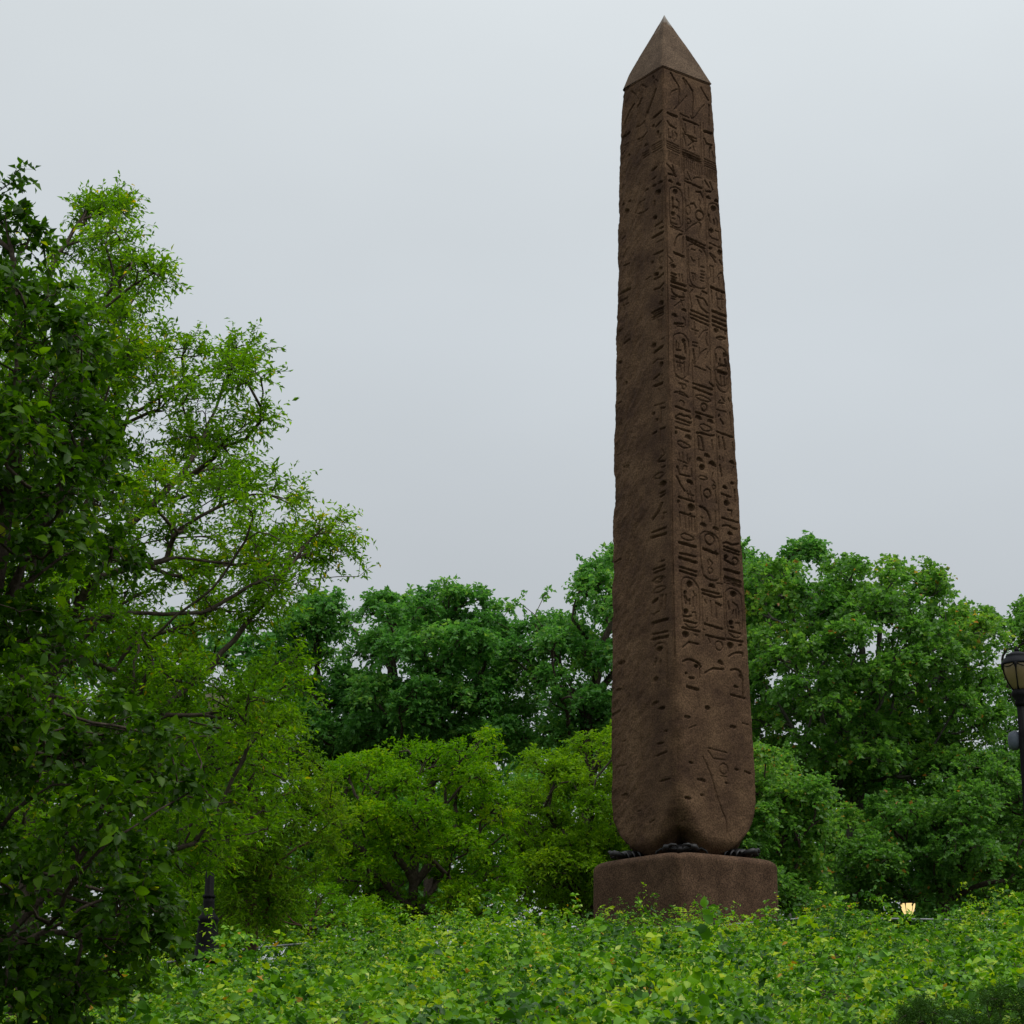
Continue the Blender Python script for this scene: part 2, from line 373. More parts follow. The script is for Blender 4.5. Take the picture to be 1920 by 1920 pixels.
# ================================================================ obelisk
YAW, OD, OH = 0.0841, 46.0232, 5.2252
OX, OY, OZ = OD * math.sin(YAW), OD * math.cos(YAW), CAMZ + OH     # centre of pedestal top
OTH = -0.0633 - YAW
HT, HP, WT, WB, WP = 21.3, 2.0487, 1.6122, 2.3903, 2.9827
ZT = HT - HP
GLYPHS = """
R2 164 1913 184 1909 223 1901 261 1894 296 1888 317 1882 325 1875 329 1871
R1 329 1871 323 1866 311 1855 306 1845 309 1837 284 1828 232 1819 207 1814
R1 123 1845 181 1863 274 1873
R1 474 1866 358 1842 244 1819
R2 422 1912 485 1905 600 1885
R1 590 1885 596 1880 606 1870 602 1857 583 1841 573 1827 574 1814 574 1808
R1 574 1808 591 1811 625 1816 666 1825 717 1838 762 1848 802 1855 822 1859
R1 403 1911 464 1896
R2 775 1904 834 1890 913 1876
R1 925 1861 904 1835 892 1807
R4 937 1862 934 1860 927 1859 918 1858 910 1859 904 1860 903 1861 906 1863 912 1864 921 1865 929 1864 935 1863
R3 79 1798 256 1797
R1 331 1808 492 1806
R1 531 1813 547 1807
R2 381 1796 633 1796
R1 633 1796 687 1794
R2 75 1775 109 1767 231 1763
R1 89 1753 94 1733 138 1733
R1 159 1752 172 1732
R1 211 1752 222 1751 243 1748 251 1743 245 1737 229 1732 202 1728 188 1726
R2 375 1770 407 1757 620 1755
R1 414 1785 426 1763
R1 594 1786 597 1769
R3 792 1784 938 1786
R2 784 1764 816 1753 924 1753
R3 476 1753 563 1745
R1 371 1755 409 1735 415 1725
R1 451 1727 581 1746 635 1749
R1 559 1732 573 1720
R1 503 1724 466 1718
R4 913 1744 909 1742 899 1740 886 1739 873 1739 865 1741 862 1743 867 1746 877 1747 890 1748 902 1748 911 1746
R7 862 1735 854 1715
R7 916 1735 945 1719
R7 48 1720 282 1716
R7 47 1714 281 1710
R7 50 1708 284 1704
R7 54 1702 286 1698
R7 351 1712 674 1708
R2 349 1705 677 1702
R2 353 1699 679 1695
R7 355 1693 685 1690
R7 762 1707 989 1704
R7 760 1701 990 1698
R7 763 1695 992 1692
R7 764 1689 993 1686
R6 70 1695 79 1666
R6 98 1694 107 1665
R6 127 1694 135 1665
R6 155 1693 163 1664
R6 183 1693 191 1664
R6 211 1692 219 1663
R6 239 1692 247 1663
R6 268 1691 275 1662
R6 368 1689 374 1658
R6 406 1688 412 1658
R6 445 1688 451 1657
R6 484 1687 489 1657
R6 524 1687 528 1656
R6 563 1686 567 1656
R6 602 1686 606 1655
R6 641 1685 645 1655
R6 680 1685 683 1654
R6 771 1683 775 1656
R6 802 1683 806 1656
R6 834 1682 837 1655
R6 865 1682 868 1655
R6 896 1682 899 1654
R6 928 1681 930 1654
R6 959 1681 962 1654
R6 991 1680 993 1653
R0 322 1810 309 1645
R0 358 1810 338 1647
R0 715 1805 696 1660
R0 773 1806 742 1662
R2 45 1657 153 1644 191 1631
R2 146 1658 192 1634
R2 61 1632 171 1633 211 1632
R4 141 1610 138 1612 129 1615 115 1617 99 1617 82 1617 68 1616 58 1613 54 1611
R4 290 1609 288 1612 279 1615 265 1616 248 1617 231 1617 217 1615 207 1613 203 1610
R1 112 1596 148 1600 190 1602 240 1601 279 1598 307 1591 317 1568 310 1529 295 1506 272 1499 237 1496 188 1495 142 1496 96 1499 73 1522 73 1564 79 1587 89 1592 112 1596
R4 226 1590 220 1587 203 1584 181 1582 160 1583 144 1585 139 1588 146 1592 162 1595 184 1596 206 1596 221 1594
R3 130 1570 136 1553 135 1544
R1 199 1570 247 1564 232 1540
R2 136 1550 214 1548
R4 171 1529 165 1526 151 1524 131 1523 112 1523 98 1525 93 1528 99 1531 113 1533 133 1534 152 1534 166 1532
R1 110 1516 168 1516
R1 210 1528 248 1524 254 1507
R1 79 1503 205 1503
R1 87 1492 298 1489
R2 277 1481 262 1480 233 1478 206 1473 181 1466 162 1458 151 1449 146 1445
R1 295 1475 290 1452 276 1431
R3 133 1426 293 1423
R4 156 1390 150 1388 133 1385 111 1384 88 1385 72 1386 67 1389 73 1392 90 1394 112 1395 135 1394 151 1393
R1 37 1411 110 1401 52 1392
R2 77 1370 160 1369
R2 76 1363 158 1361
R2 74 1356 148 1355
R1 207 1374 213 1355
R1 254 1374 260 1357
R3 73 1348 304 1347
R3 71 1337 310 1335
R2 79 1328 83 1325 92 1321 114 1317 150 1315 196 1314 251 1315 278 1316
R1 67 1310 140 1310
R1 66 1304 130 1304
R1 262 1326 279 1319
R1 277 1310 193 1299 109 1286
R1 222 1308 247 1295
R4 311 1280 308 1283 300 1285 288 1287 272 1288 257 1287 244 1286 235 1284 231 1282
R4 160 1259 157 1262 147 1265 132 1267 115 1268 97 1267 81 1266 71 1264 67 1261
R2 101 1241 246 1247
R1 110 1241 154 1237 262 1240
R1 249 1264 284 1258 281 1244
R1 87 1207 105 1213 142 1217 196 1221 243 1221 282 1216 310 1211 326 1205 330 1182 321 1144 297 1120 255 1111 213 1106 170 1106 133 1109 101 1114 83 1139 79 1182 87 1207
R4 278 1204 273 1201 261 1199 245 1198 229 1198 217 1200 214 1203 219 1206 231 1208 247 1209 263 1208 274 1207
R2 129 1196 126 1176 196 1177
R1 164 1194 170 1175
R3 262 1196 275 1175
R3 114 1159 254 1159
R2 183 1154 171 1134
R1 121 1146 225 1145
R1 409 1656 484 1634
R2 371 1628 673 1623
R1 383 1636 433 1634
R1 527 1642 601 1650 683 1651
R1 428 1614 428 1579
R2 567 1609 649 1612 686 1600
R2 456 1571 517 1575 554 1565
R1 612 1591 619 1589 633 1585 631 1581 615 1576 615 1571 634 1566 643 1563
R1 445 1553 441 1548 431 1543 418 1540 404 1539 390 1540 378 1542 371 1546 369 1551 374 1556 383 1560 396 1563 411 1565 425 1564 436 1561 443 1557 445 1553
R2 684 1549 677 1544 660 1539 635 1536 608 1535 581 1535 558 1537 544 1541 540 1546 547 1551 564 1556 588 1559 616 1560 643 1560 666 1557 680 1554 684 1549
R1 441 1522 437 1520 429 1517 418 1515 405 1515 393 1515 382 1516 376 1518 374 1521 377 1524 385 1526 396 1528 409 1529 422 1528 432 1527 439 1525 441 1522
R1 316 1482 336 1487 377 1497 424 1507 475 1515 521 1521 562 1526 582 1529
R1 583 1530 595 1529 618 1526 627 1522 620 1516 606 1510 584 1503 574 1496 577 1489 578 1486
R1 629 1522 598 1515
R2 363 1478 681 1471
R2 361 1472 669 1463
R1 406 1459 446 1463 500 1465 567 1464 619 1461 656 1456 681 1450 694 1445 694 1423 680 1382 661 1360 636 1356 595 1354 538 1352 482 1353 427 1356 394 1363 382 1372 376 1394 375 1430 378 1450 383 1454 406 1459
R1 433 1450 500 1450
R1 569 1454 616 1450
R1 418 1429 462 1417
R1 435 1423 492 1422
R1 562 1431 555 1408
R1 585 1412 642 1412
R1 581 1400 638 1400
R1 578 1392 636 1391
R1 416 1387 482 1387
R1 435 1385 440 1368
R1 482 1387 478 1370
R1 566 1383 623 1382
R1 564 1374 620 1374
R1 370 1352 463 1350
R2 584 1348 677 1345
R1 433 1344 374 1332 403 1296
R1 563 1340 550 1328
R2 475 1328 597 1328
R2 501 1321 552 1303 661 1294
R2 606 1328 667 1314
R2 382 1289 675 1283
R2 371 1278 681 1273
R2 377 1269 669 1262
R1 430 1259 440 1229
R1 379 1240 488 1239
R1 646 1250 571 1243 493 1223
R1 635 1243 611 1225 634 1209
R1 389 1207 471 1208
R1 387 1199 459 1199
R2 394 1188 415 1164
R1 613 1200 537 1189 459 1166
R1 637 1193 587 1174
R1 378 1160 422 1159 401 1144
R1 495 1198 499 1181
R2 744 1648 820 1633
R2 836 1648 881 1630
R2 754 1619 847 1623
R4 832 1601 830 1604 821 1606 807 1608 790 1609 773 1608 758 1607 748 1605 743 1602
R4 985 1599 982 1602 974 1604 960 1606 943 1607 925 1607 910 1605 900 1603 895 1600
R1 789 1584 826 1590 866 1593 907 1594 942 1591 973 1586 985 1561 979 1517 959 1496 924 1497 873 1497 803 1497 763 1503 753 1514 753 1535 764 1566 789 1584
R4 919 1580 911 1576 892 1573 867 1571 843 1572 826 1574 821 1578 829 1582 848 1585 873 1586 897 1586 914 1583
R2 782 1558 794 1539
R2 858 1548 873 1537
R1 901 1556 928 1548 919 1525
R4 846 1517 839 1514 824 1511 803 1510 784 1510 770 1513 766 1516 772 1519 788 1522 808 1523 828 1522 842 1520
R1 877 1520 937 1520 948 1500
R1 754 1482 959 1478
R4 804 1469 799 1467 787 1466 771 1465 755 1465 744 1466 741 1468 745 1470 757 1471 773 1472 789 1472 800 1471
R2 753 1454 808 1445 843 1435
R1 773 1455 858 1447
R4 977 1466 970 1462 953 1459 931 1458 909 1458 894 1461 890 1464 897 1468 914 1471 937 1472 958 1472 973 1469
R2 925 1445 960 1435
R1 742 1422 800 1422 793 1379
R1 741 1419 750 1391
R1 868 1399 879 1402 900 1407 926 1411 956 1412 971 1402 972 1381 972 1370
R1 887 1397 888 1375
R3 741 1365 968 1361
R1 747 1356 745 1323
R1 832 1354 839 1322
R1 845 1339 941 1342
R1 916 1351 913 1319
R1 838 1319 892 1313
R3 738 1303 972 1300
R2 733 1289 975 1286
R3 739 1278 970 1274
R2 735 1267 965 1261
R4 827 1255 820 1252 805 1250 784 1249 764 1250 750 1251 745 1254 752 1257 767 1259 788 1260 808 1259 822 1257
R1 928 1261 942 1251
R2 788 1236 864 1242 938 1241
R1 788 1236 861 1233 938 1240
R1 747 1201 782 1210 826 1214 881 1213 923 1208 951 1198 966 1178 967 1148 944 1128 895 1119 845 1115 791 1116 756 1122 738 1135 729 1156 729 1183 747 1201
R4 949 1198 943 1195 928 1193 910 1192 892 1192 879 1194 875 1197 881 1201 896 1203 914 1204 933 1203 945 1201
R2 764 1193 766 1171
R2 825 1184 827 1165
R3 907 1185 925 1171
R0 30 1623 -3 1132
R0 0 1621 -29 1131
R0 358 1657 341 1230
R0 368 1576 384 1485
R0 734 1623 663 1161
R0 697 1644 713 1478
R1 139 1144 145 1123
R1 186 1146 192 1122
R1 244 1151 248 1125
R1 105 1108 309 1102
R1 158 1093 195 1093 226 1093 249 1093 260 1090 259 1084 244 1081 216 1081 201 1083 200 1088 184 1091 154 1092 158 1093
R1 90 1068 300 1063
R1 80 1066 103 1068 150 1071 191 1072 228 1070 260 1067 287 1064 300 1063
R1 150 1046 157 1047 171 1050 192 1051 219 1049 228 1045 218 1040 212 1037
R2 93 1032 311 1028
R2 89 1006 108 1009 145 1015 177 1016 204 1014 235 1014 272 1016 297 1015 310 1012 317 1011
R2 89 1004 305 1000
R1 87 994 304 992 328 1003
R2 85 980 301 978
R4 108 967 106 965 99 964 91 963 83 964 78 965 76 967 78 969 84 971 93 971 101 971 106 969
R4 320 958 317 962 307 965 291 968 272 969 252 969 236 967 224 965 220 961
R1 109 946 149 949 205 948 276 944 297 940 270 937 234 935 189 934 147 937 108 942 109 946
R1 182 922 179 902
R1 128 917 134 900
R1 244 919 249 902
R1 108 901 266 897 287 912
R4 114 883 111 881 105 880 96 880 87 880 81 881 79 883 82 885 88 886 97 886 106 886 112 885
R2 105 882 129 867 278 867
R1 175 879 180 882 189 888 205 891 227 891 236 889 230 884 228 881
R1 299 887 304 868
R2 84 860 142 841 192 829
R5 326 848 323 852 313 856 296 858 276 859 256 859 239 858 227 855 222 852
R1 227 830 249 811
R1 270 831 293 812
R1 234 824 321 822
R2 103 811 326 808
R4 120 800 117 798 110 797 100 796 91 797 84 798 82 800 85 802 92 803 102 803 111 803 118 802
R1 101 797 111 786
R5 332 792 324 788 304 784 278 783 253 784 234 788 228 792 236 797 256 800 282 801 307 800 326 797
R1 114 775 117 739
R1 183 777 193 739
R2 123 775 327 771
R1 240 766 243 735
R1 278 767 277 736
R1 327 771 328 735
R4 285 776 283 775 276 774 268 774 259 774 253 775 251 776 254 777 260 778 269 779 277 778 283 778
R1 135 723 178 726 231 725 293 721 305 716 266 713 222 711 171 712 138 714 122 719 135 723
R3 94 702 325 699
R2 99 677 324 676
R3 92 666 329 662
R2 94 644 325 640
R2 93 635 323 630
R1 397 1155 414 1147 585 1143
R1 597 1154 663 1148
R1 662 1145 653 1118
R2 633 1115 698 1108
R2 375 1102 676 1099
R2 381 1091 662 1085
R1 412 1073 464 1076 534 1076 623 1072 645 1069 602 1065 548 1064 482 1065 434 1067 402 1070 412 1073
R2 574 1049 570 1045 559 1042 544 1040 527 1039 510 1040 496 1042 487 1045 484 1048 489 1052 499 1055 514 1057 532 1058 549 1058 563 1056 572 1053 574 1049
R2 395 1031 663 1028
R4 488 1014 485 1018 475 1021 459 1024 439 1025 420 1025 403 1023 391 1020 386 1017
R4 673 1013 670 1016 660 1019 644 1022 624 1023 604 1023 587 1021 575 1019 570 1015
R1 463 1002 506 1006 559 1005 622 1001 634 996 596 992 554 990 509 990 475 993 453 998 463 1002
R2 401 980 422 980 463 982 511 982 566 981 611 981 649 983 668 984
R2 417 971 428 940
R2 471 971 500 940
R1 418 974 481 971
R1 627 971 638 946
R1 418 940 490 939
R4 588 925 585 928 576 931 561 933 543 934 525 934 510 933 499 930 495 927
R4 479 910 476 913 466 916 450 919 432 920 412 920 396 918 384 916 380 912
R5 675 906 671 910 660 914 642 917 620 918 598 918 579 916 565 913 560 910
R5 505 897 498 894 482 891 460 890 439 891 424 893 419 897 425 900 442 903 463 904 485 903 500 901
R1 416 873 443 876 478 876 522 874 531 871 503 868 472 867 436 867 414 868 406 871 416 873
R1 621 890 598 872 640 865
R1 424 851 441 812
R2 575 835 570 831 558 828 542 826 523 825 504 826 489 828 479 831 476 835 481 839 492 842 509 845 528 846 547 845 562 843 572 839 575 835
R1 653 855 651 853 645 851 637 850 627 850 617 850 610 851 605 853 603 855 606 857 612 858 620 860 630 860 639 860 647 858 652 857 653 855
R1 644 848 653 817
R2 403 800 424 799 467 798 501 793 525 786 541 778 548 772 551 768
R1 438 801 471 794
R1 629 796 628 762
R1 414 775 440 773 429 764
R4 491 752 488 755 479 758 464 761 446 762 427 762 411 760 400 758 396 755
R4 669 750 667 753 658 756 644 758 627 759 609 759 594 758 584 756 580 753
R1 422 736 458 741 505 742 565 741 614 737 651 731 669 706 669 662 655 637 628 631 585 627 526 627 472 629 423 635 396 659 389 704 390 728 400 732 422 736
R2 600 725 593 720 577 716 554 713 527 712 501 713 480 716 466 720 462 725 469 730 485 734 508 737 534 738 560 737 582 735 596 730 600 725
R3 430 699 633 693
R2 609 699 623 686
R1 510 677 558 668 522 658
R1 492 674 497 663
R1 553 650 550 647 542 645 531 643 518 643 505 643 494 645 488 647 486 650 489 652 497 655 508 656 521 657 534 656 545 655 551 652 553 650
R1 605 623 680 623
R1 739 1150 736 1129 746 1115 770 1107 803 1102 846 1100 882 1101 912 1104 937 1124 958 1159 911 1172 797 1164 739 1150
R2 771 1153 925 1151
R3 779 1149 915 1149
R2 796 1170 903 1168
R1 814 1140 824 1114
R1 872 1139 872 1113
R1 920 1138 921 1115
R1 792 1077 752 1069 847 1072
R1 815 1087 859 1077
R1 920 1088 946 1080
R1 726 1051 878 1051
R4 777 1038 774 1036 767 1035 758 1034 750 1034 744 1036 743 1037 746 1039 752 1041 761 1041 769 1041 775 1039
R2 776 1029 819 1019
R1 935 1053 936 1007
R2 717 995 959 991
R2 732 983 741 955
R2 797 984 824 956
R1 944 978 955 958
R1 725 935 732 926
R1 780 935 786 925
R4 954 923 952 926 944 929 932 931 917 932 901 931 888 930 878 928 874 926
R2 728 914 755 887
R1 939 917 895 898
R5 830 857 828 859 820 862 808 864 793 865 778 865 764 864 755 862 751 859
R4 934 875 929 873 918 872 904 872 889 872 879 873 876 875 880 877 891 878 906 879 921 878 931 877
R2 732 843 874 840
R1 803 843 817 832
R2 936 860 933 830
R5 848 823 841 819 825 817 803 816 782 817 767 819 763 823 769 826 786 829 808 830 829 829 844 826
R2 817 806 871 807 866 792
R2 722 784 959 781
R2 724 764 746 766 791 768 826 768 852 765 882 764 918 764 935 764
R5 870 746 868 749 861 751 849 753 835 754 820 754 807 753 798 751 794 748
R2 719 722 735 723 766 726 799 726 833 723 874 724 924 727 949 729
R2 726 715 950 709
R2 723 707 947 702
R5 784 691 779 689 767 687 751 686 736 687 725 689 722 691 727 693 738 695 754 695 769 695 780 693
R2 927 684 922 681 912 678 898 676 882 676 866 676 854 678 846 681 844 684 848 687 858 690 872 692 888 693 904 692 917 690 925 687 927 684
R2 725 684 851 675
R3 717 660 930 657
R2 720 642 941 638
R2 718 634 937 629
R0 25 996 -1 602
R0 369 1156 351 725
R0 719 1171 664 624
R0 1007 1065 977 690
R1 134 617 159 621 192 623 233 622 270 620 302 615 327 609 346 602 354 578 350 540 335 517 309 510 272 507 224 506 181 508 142 514 117 538 108 582 108 606 117 612 134 617
R5 262 608 256 604 241 601 220 600 200 601 185 604 181 608 187 611 202 614 223 615 243 614 258 611
R4 180 586 177 583 168 582 156 581 145 582 137 583 135 586 138 588 147 590 158 591 169 590 177 588
R2 164 578 187 568
R2 212 571 218 560
R2 148 579 165 561
R1 273 592 295 582
R1 262 578 266 556
R1 316 585 310 558
R5 195 542 190 539 178 537 162 536 146 537 135 539 131 542 136 545 148 547 164 548 180 547 191 545
R2 140 531 188 530 237 534
R1 247 542 288 544 301 528
R2 131 520 299 518
R2 104 503 343 500
R5 194 488 187 485 171 482 148 481 126 482 110 485 105 489 112 492 128 495 151 495 173 494 188 492
R1 277 492 309 490
R2 113 458 194 472 321 471
R2 108 425 128 427 168 431 219 432 281 429 320 425 334 420 342 418
R4 307 419 303 417 293 415 278 415 264 416 254 417 251 419 255 421 266 422 280 423 294 422 304 421
R4 249 390 243 388 229 387 211 387 192 388 179 389 174 391 179 392 193 393 212 393 230 393 244 392
R4 162 399 159 397 152 397 143 396 133 397 127 398 124 399 127 400 134 401 143 402 153 401 159 400
R3 149 369 297 365
R4 182 299 176 297 162 296 142 296 123 297 108 298 103 300 109 302 123 303 143 303 163 302 177 301
R1 253 283 161 275
R4 208 198 204 197 193 196 178 196 164 196 153 198 149 199 154 200 165 201 179 201 194 200 205 199
R2 261 163 350 160
R1 325 415 321 393
R1 439 634 521 626 605 630
R5 579 609 577 612 567 615 553 618 535 619 517 619 502 618 491 615 487 612
R2 389 600 630 598
R2 396 592 577 588 662 592
R1 426 578 448 570
R1 508 578 515 542
R2 574 576 655 571
R1 581 572 580 539
R1 448 535 446 527
R2 412 521 656 516
R2 422 495 682 492
R1 385 508 409 506
R1 461 489 483 479
R1 650 475 645 471 633 468 616 465 596 465 576 466 560 468 550 472 547 476 552 479 564 483 581 485 601 486 621 485 637 482 648 479 650 475
R4 652 431 650 435 641 438 627 440 610 442 593 442 578 441 568 438 564 435
R2 395 407 501 420 645 422
R5 445 327 440 324 427 323 410 322 393 323 381 325 377 327 382 330 395 331 412 332 429 331 441 329
R1 396 236 638 231
R1 395 231 466 214 603 214
R1 644 192 639 188 626 184 608 182 587 181 566 183 549 185 538 189 535 194 541 198 554 202 572 204 593 205 614 204 631 201 641 197 644 192
R1 548 177 623 176
R1 331 216 345 211 373 200 395 190 412 183 431 173 450 160 465 146 477 131 482 123
R2 709 637 947 635
R2 715 629 943 625
R1 752 612 787 616 825 617 867 615 904 612 936 606 948 581 940 536 923 511 895 504 861 501 820 501 780 504 740 510 719 535 716 579 719 603 729 608 752 612
R5 873 604 866 601 850 599 828 598 807 599 793 601 788 605 795 608 811 610 833 611 854 610 868 608
R2 751 584 762 566
R1 810 585 875 578 889 570
R2 821 565 809 557
R1 855 569 856 547
R1 896 565 890 548
R5 810 535 805 532 792 530 775 530 759 530 748 533 744 535 749 538 762 540 779 541 795 540 807 538
R2 766 525 807 524
R1 844 536 895 537 897 521
R2 746 515 903 513
R2 715 495 929 494
R5 797 480 790 477 772 474 749 473 727 474 711 477 706 481 713 484 731 487 754 488 776 487 792 484
R2 876 485 909 486
R2 727 454 746 457 785 462 833 466 891 468 919 467 918 462 917 460
R2 742 423 762 424 804 427 844 426 882 420 899 404 893 376 891 363
R4 905 412 900 410 889 408 874 408 860 409 850 410 847 413 851 415 862 416 877 417 892 416 902 414
R4 838 386 832 384 819 384 801 383 784 384 771 385 767 386 772 388 786 389 803 389 821 388 833 387
R2 724 366 915 362
R4 777 291 770 289 754 288 732 288 710 289 695 290 690 292 696 294 712 295 734 295 756 295 772 293
R1 863 304 941 302
R4 785 195 781 194 771 193 757 193 744 194 734 195 731 196 735 197 745 198 759 198 772 197 782 196
R2 865 194 933 190
R4 643 162 640 161 631 160 619 160 607 161 598 162 595 163 599 164 608 164 620 164 632 164 640 163
R0 3 581 0 432
R0 388 593 387 481
R0 690 603 689 490
R0 985 646 961 515
R1 386 192 396 189 416 182 433 172 448 160 463 150 476 142 492 132 509 121 526 111 544 102 563 93 583 86 596 74 599 57 601 49
R5 168 117 163 115 147 114 127 114 106 115 91 116 86 118 92 120 107 121 128 121 148 120 163 119
R4 353 163 348 161 334 160 316 160 298 161 284 162 280 164 285 165 299 166 317 166 335 165 348 164
R4 328 128 324 127 315 127 302 126 290 127 281 128 278 129 281 130 290 131 303 131 316 131 325 130
L3 167 1871 184 1866 217 1855 250 1846 282 1838 314 1831 347 1823 363 1819
L1 363 1819 405 1809
L3 488 1868 532 1858 592 1852
L3 683 1866 770 1854 887 1827
L2 227 1910 206 1904
L1 164 1898 112 1888
L1 207 1894 167 1876
L2 487 1906 380 1891
L2 740 1906 629 1888
L1 553 1895 488 1873
L3 52 1802 218 1796
L2 416 1800 596 1798
L3 766 1794 927 1791
L2 56 1775 180 1768
L4 208 1774 211 1772 220 1771 231 1771 242 1772 250 1773 253 1775 250 1777 242 1778 230 1778 219 1777 211 1776
L2 376 1767 429 1761 575 1761
L4 103 1747 107 1743 118 1741 132 1741 146 1742 156 1745 160 1749 155 1752 145 1754 130 1755 116 1753 106 1750
L2 65 1739 87 1732
L1 470 1756 533 1753
L1 388 1738 430 1733
L7 44 1722 267 1722
L7 45 1716 267 1716
L7 46 1709 258 1710
L7 47 1703 248 1703
L7 328 1715 472 1714
L1 329 1709 462 1708
L7 319 1703 452 1701
L6 48 1695 38 1659
L6 80 1695 69 1660
L6 112 1695 101 1660
L6 144 1695 133 1660
L6 176 1696 164 1660
L6 208 1696 196 1660
L4 744 1730 747 1728 758 1727 773 1726 787 1728 798 1730 802 1733 799 1735 788 1736 773 1736 759 1735 748 1733
L1 786 1765 913 1766
L2 880 1750 922 1744
L2 348 1733 420 1733
L0 -10 1803 41 1804
L3 169 1659 264 1655
L1 63 1660 80 1627
L2 195 1633 266 1631
L4 48 1609 51 1612 61 1614 75 1615 93 1616 111 1616 126 1614 136 1612 140 1610
L4 179 1609 182 1612 191 1613 205 1615 221 1615 237 1615 250 1614 260 1612 263 1610
L4 342 1609 345 1611 354 1613 368 1614 384 1615 400 1614 414 1613 423 1611 427 1609
L4 713 1604 716 1606 724 1608 737 1609 751 1610 766 1609 778 1608 786 1607 789 1605
L4 861 1605 864 1607 871 1608 882 1609 895 1610 908 1609 919 1608 926 1607 929 1605
L5 88 1587 96 1584 116 1582 144 1581 171 1583 191 1587 198 1591 190 1594 169 1596 142 1596 114 1594 95 1591
L5 750 1580 757 1577 776 1575 802 1575 828 1577 847 1580 855 1584 848 1587 829 1589 803 1589 776 1587 757 1584
L5 173 1525 179 1522 194 1521 214 1521 234 1522 249 1525 254 1527 249 1530 234 1531 213 1531 193 1530 178 1527
L2 221 1570 226 1558
L1 56 1599 71 1499
L1 620 1564 549 1588 432 1589
L2 364 1559 550 1559
L2 86 1506 209 1503
L2 59 1491 121 1491
L3 67 1477 275 1476
L1 59 1459 192 1459
L1 66 1459 80 1437
L2 63 1429 239 1430
L2 840 1519 898 1515
L1 75 1407 78 1404 84 1401 94 1400 104 1399 115 1400 124 1402 130 1405 132 1409 129 1412 122 1414 113 1416 102 1416 91 1415 83 1413 77 1410 75 1407
L4 83 1385 87 1383 98 1382 113 1381 128 1382 139 1384 143 1387 139 1389 127 1390 112 1390 97 1389 86 1387
L4 252 1411 255 1409 263 1408 274 1407 285 1408 293 1410 295 1412 292 1414 284 1416 273 1416 262 1415 254 1413
L5 157 1375 163 1372 179 1371 201 1371 223 1372 238 1375 244 1377 238 1380 222 1381 200 1381 178 1380 163 1377
L2 72 1369 137 1365 245 1366
L2 65 1344 140 1337 247 1339
L2 88 1331 107 1315
L3 717 1373 931 1371
L3 772 1351 929 1352
L2 738 1336 860 1336
L5 76 1295 81 1292 95 1290 114 1290 133 1291 147 1294 151 1297 146 1300 132 1302 113 1302 94 1300 80 1298
L2 73 1284 295 1282
L1 74 1278 274 1276
L2 81 1272 275 1270
L1 82 1265 275 1264
L1 160 1257 174 1225
L1 115 1255 113 1221
L1 84 1205 135 1203
L5 219 1196 224 1193 240 1191 260 1191 281 1192 296 1195 301 1198 295 1201 280 1203 259 1203 239 1202 224 1199
L3 107 1185 261 1178
L5 849 1190 855 1188 870 1187 892 1187 913 1188 929 1190 935 1192 929 1194 914 1195 892 1195 871 1194 855 1192
L1 91 1151 202 1158 284 1152
L5 100 1142 104 1140 115 1138 129 1138 143 1139 153 1141 157 1143 153 1146 142 1147 128 1148 114 1147 104 1145
L2 743 1440 846 1440
L2 888 1657 936 1652
L1 803 1481 871 1465
L1 921 1272 856 1277
L2 723 1241 831 1236
L1 309 1378 397 1375
L3 121 1142 143 1137
L2 167 1118 265 1112
L1 113 1115 132 1104
L3 120 1093 267 1094
L1 182 1081 161 1074
L1 90 1042 271 1045
L2 88 1030 149 1032 159 998
L4 262 1026 265 1024 273 1022 283 1022 294 1023 302 1025 304 1027 301 1029 293 1031 283 1031 272 1030 264 1028
L4 202 1007 205 1005 212 1004 221 1003 231 1004 238 1006 240 1008 237 1010 230 1011 221 1011 211 1010 204 1009
L2 88 981 161 981
L1 157 981 175 947
L2 234 979 297 977
L2 98 900 220 904
L1 156 932 96 917 220 906
L2 100 887 150 887
L1 279 872 228 875 177 875 127 872 122 868 163 864 204 862 244 864 275 866 295 869 279 872
L5 83 845 90 841 110 839 136 838 162 840 180 843 187 847 180 850 160 852 134 853 108 852 89 849
L2 107 827 187 825
L2 108 820 178 816
L3 160 800 211 784 312 769
L2 93 775 133 775 144 761
L2 98 739 334 738
L3 100 725 350 726
L2 128 650 320 649
L2 128 642 301 640
L1 126 663 203 662
L1 312 622 254 627 201 628 154 624 150 620 188 616 226 614 265 614 298 616 326 619 312 622
L4 722 921 729 919 748 918 775 918 802 919 821 921 829 923 822 925 802 926 775 926 748 925 729 923
L4 753 1131 755 1129 764 1128 775 1128 786 1128 795 1130 798 1132 795 1134 787 1136 775 1136 764 1135 756 1133
L2 862 1089 930 1089
L2 910 1116 955 1112
L2 855 699 956 695
L1 766 961 962 959
L1 327 623 279 628 219 628 148 625 135 621 178 617 223 616 270 618 309 619 337 620 327 623
L4 176 622 179 620 187 619 199 619 210 619 218 621 221 623 218 624 210 626 198 626 187 626 179 624
L1 317 598 264 604 203 604 132 601 123 597 175 593 225 591 272 592 308 593 332 595 317 598
L3 259 577 332 571
L4 256 572 259 575 268 577 281 578 297 578 313 577 327 575 336 573 339 570
L2 174 583 201 551
L2 118 580 137 546
L1 346 546 339 545 325 541 309 541 290 545 266 546 238 547 224 547
L3 106 523 348 524
L2 348 524 335 516
L2 100 495 340 498
L3 101 483 340 486
L1 305 468 291 470 263 473 226 473 180 472 146 468 124 461 114 435 114 390 115 367
L5 184 459 190 456 207 454 229 453 250 454 266 456 272 459 266 462 250 464 228 465 206 464 190 462
L2 279 439 307 425
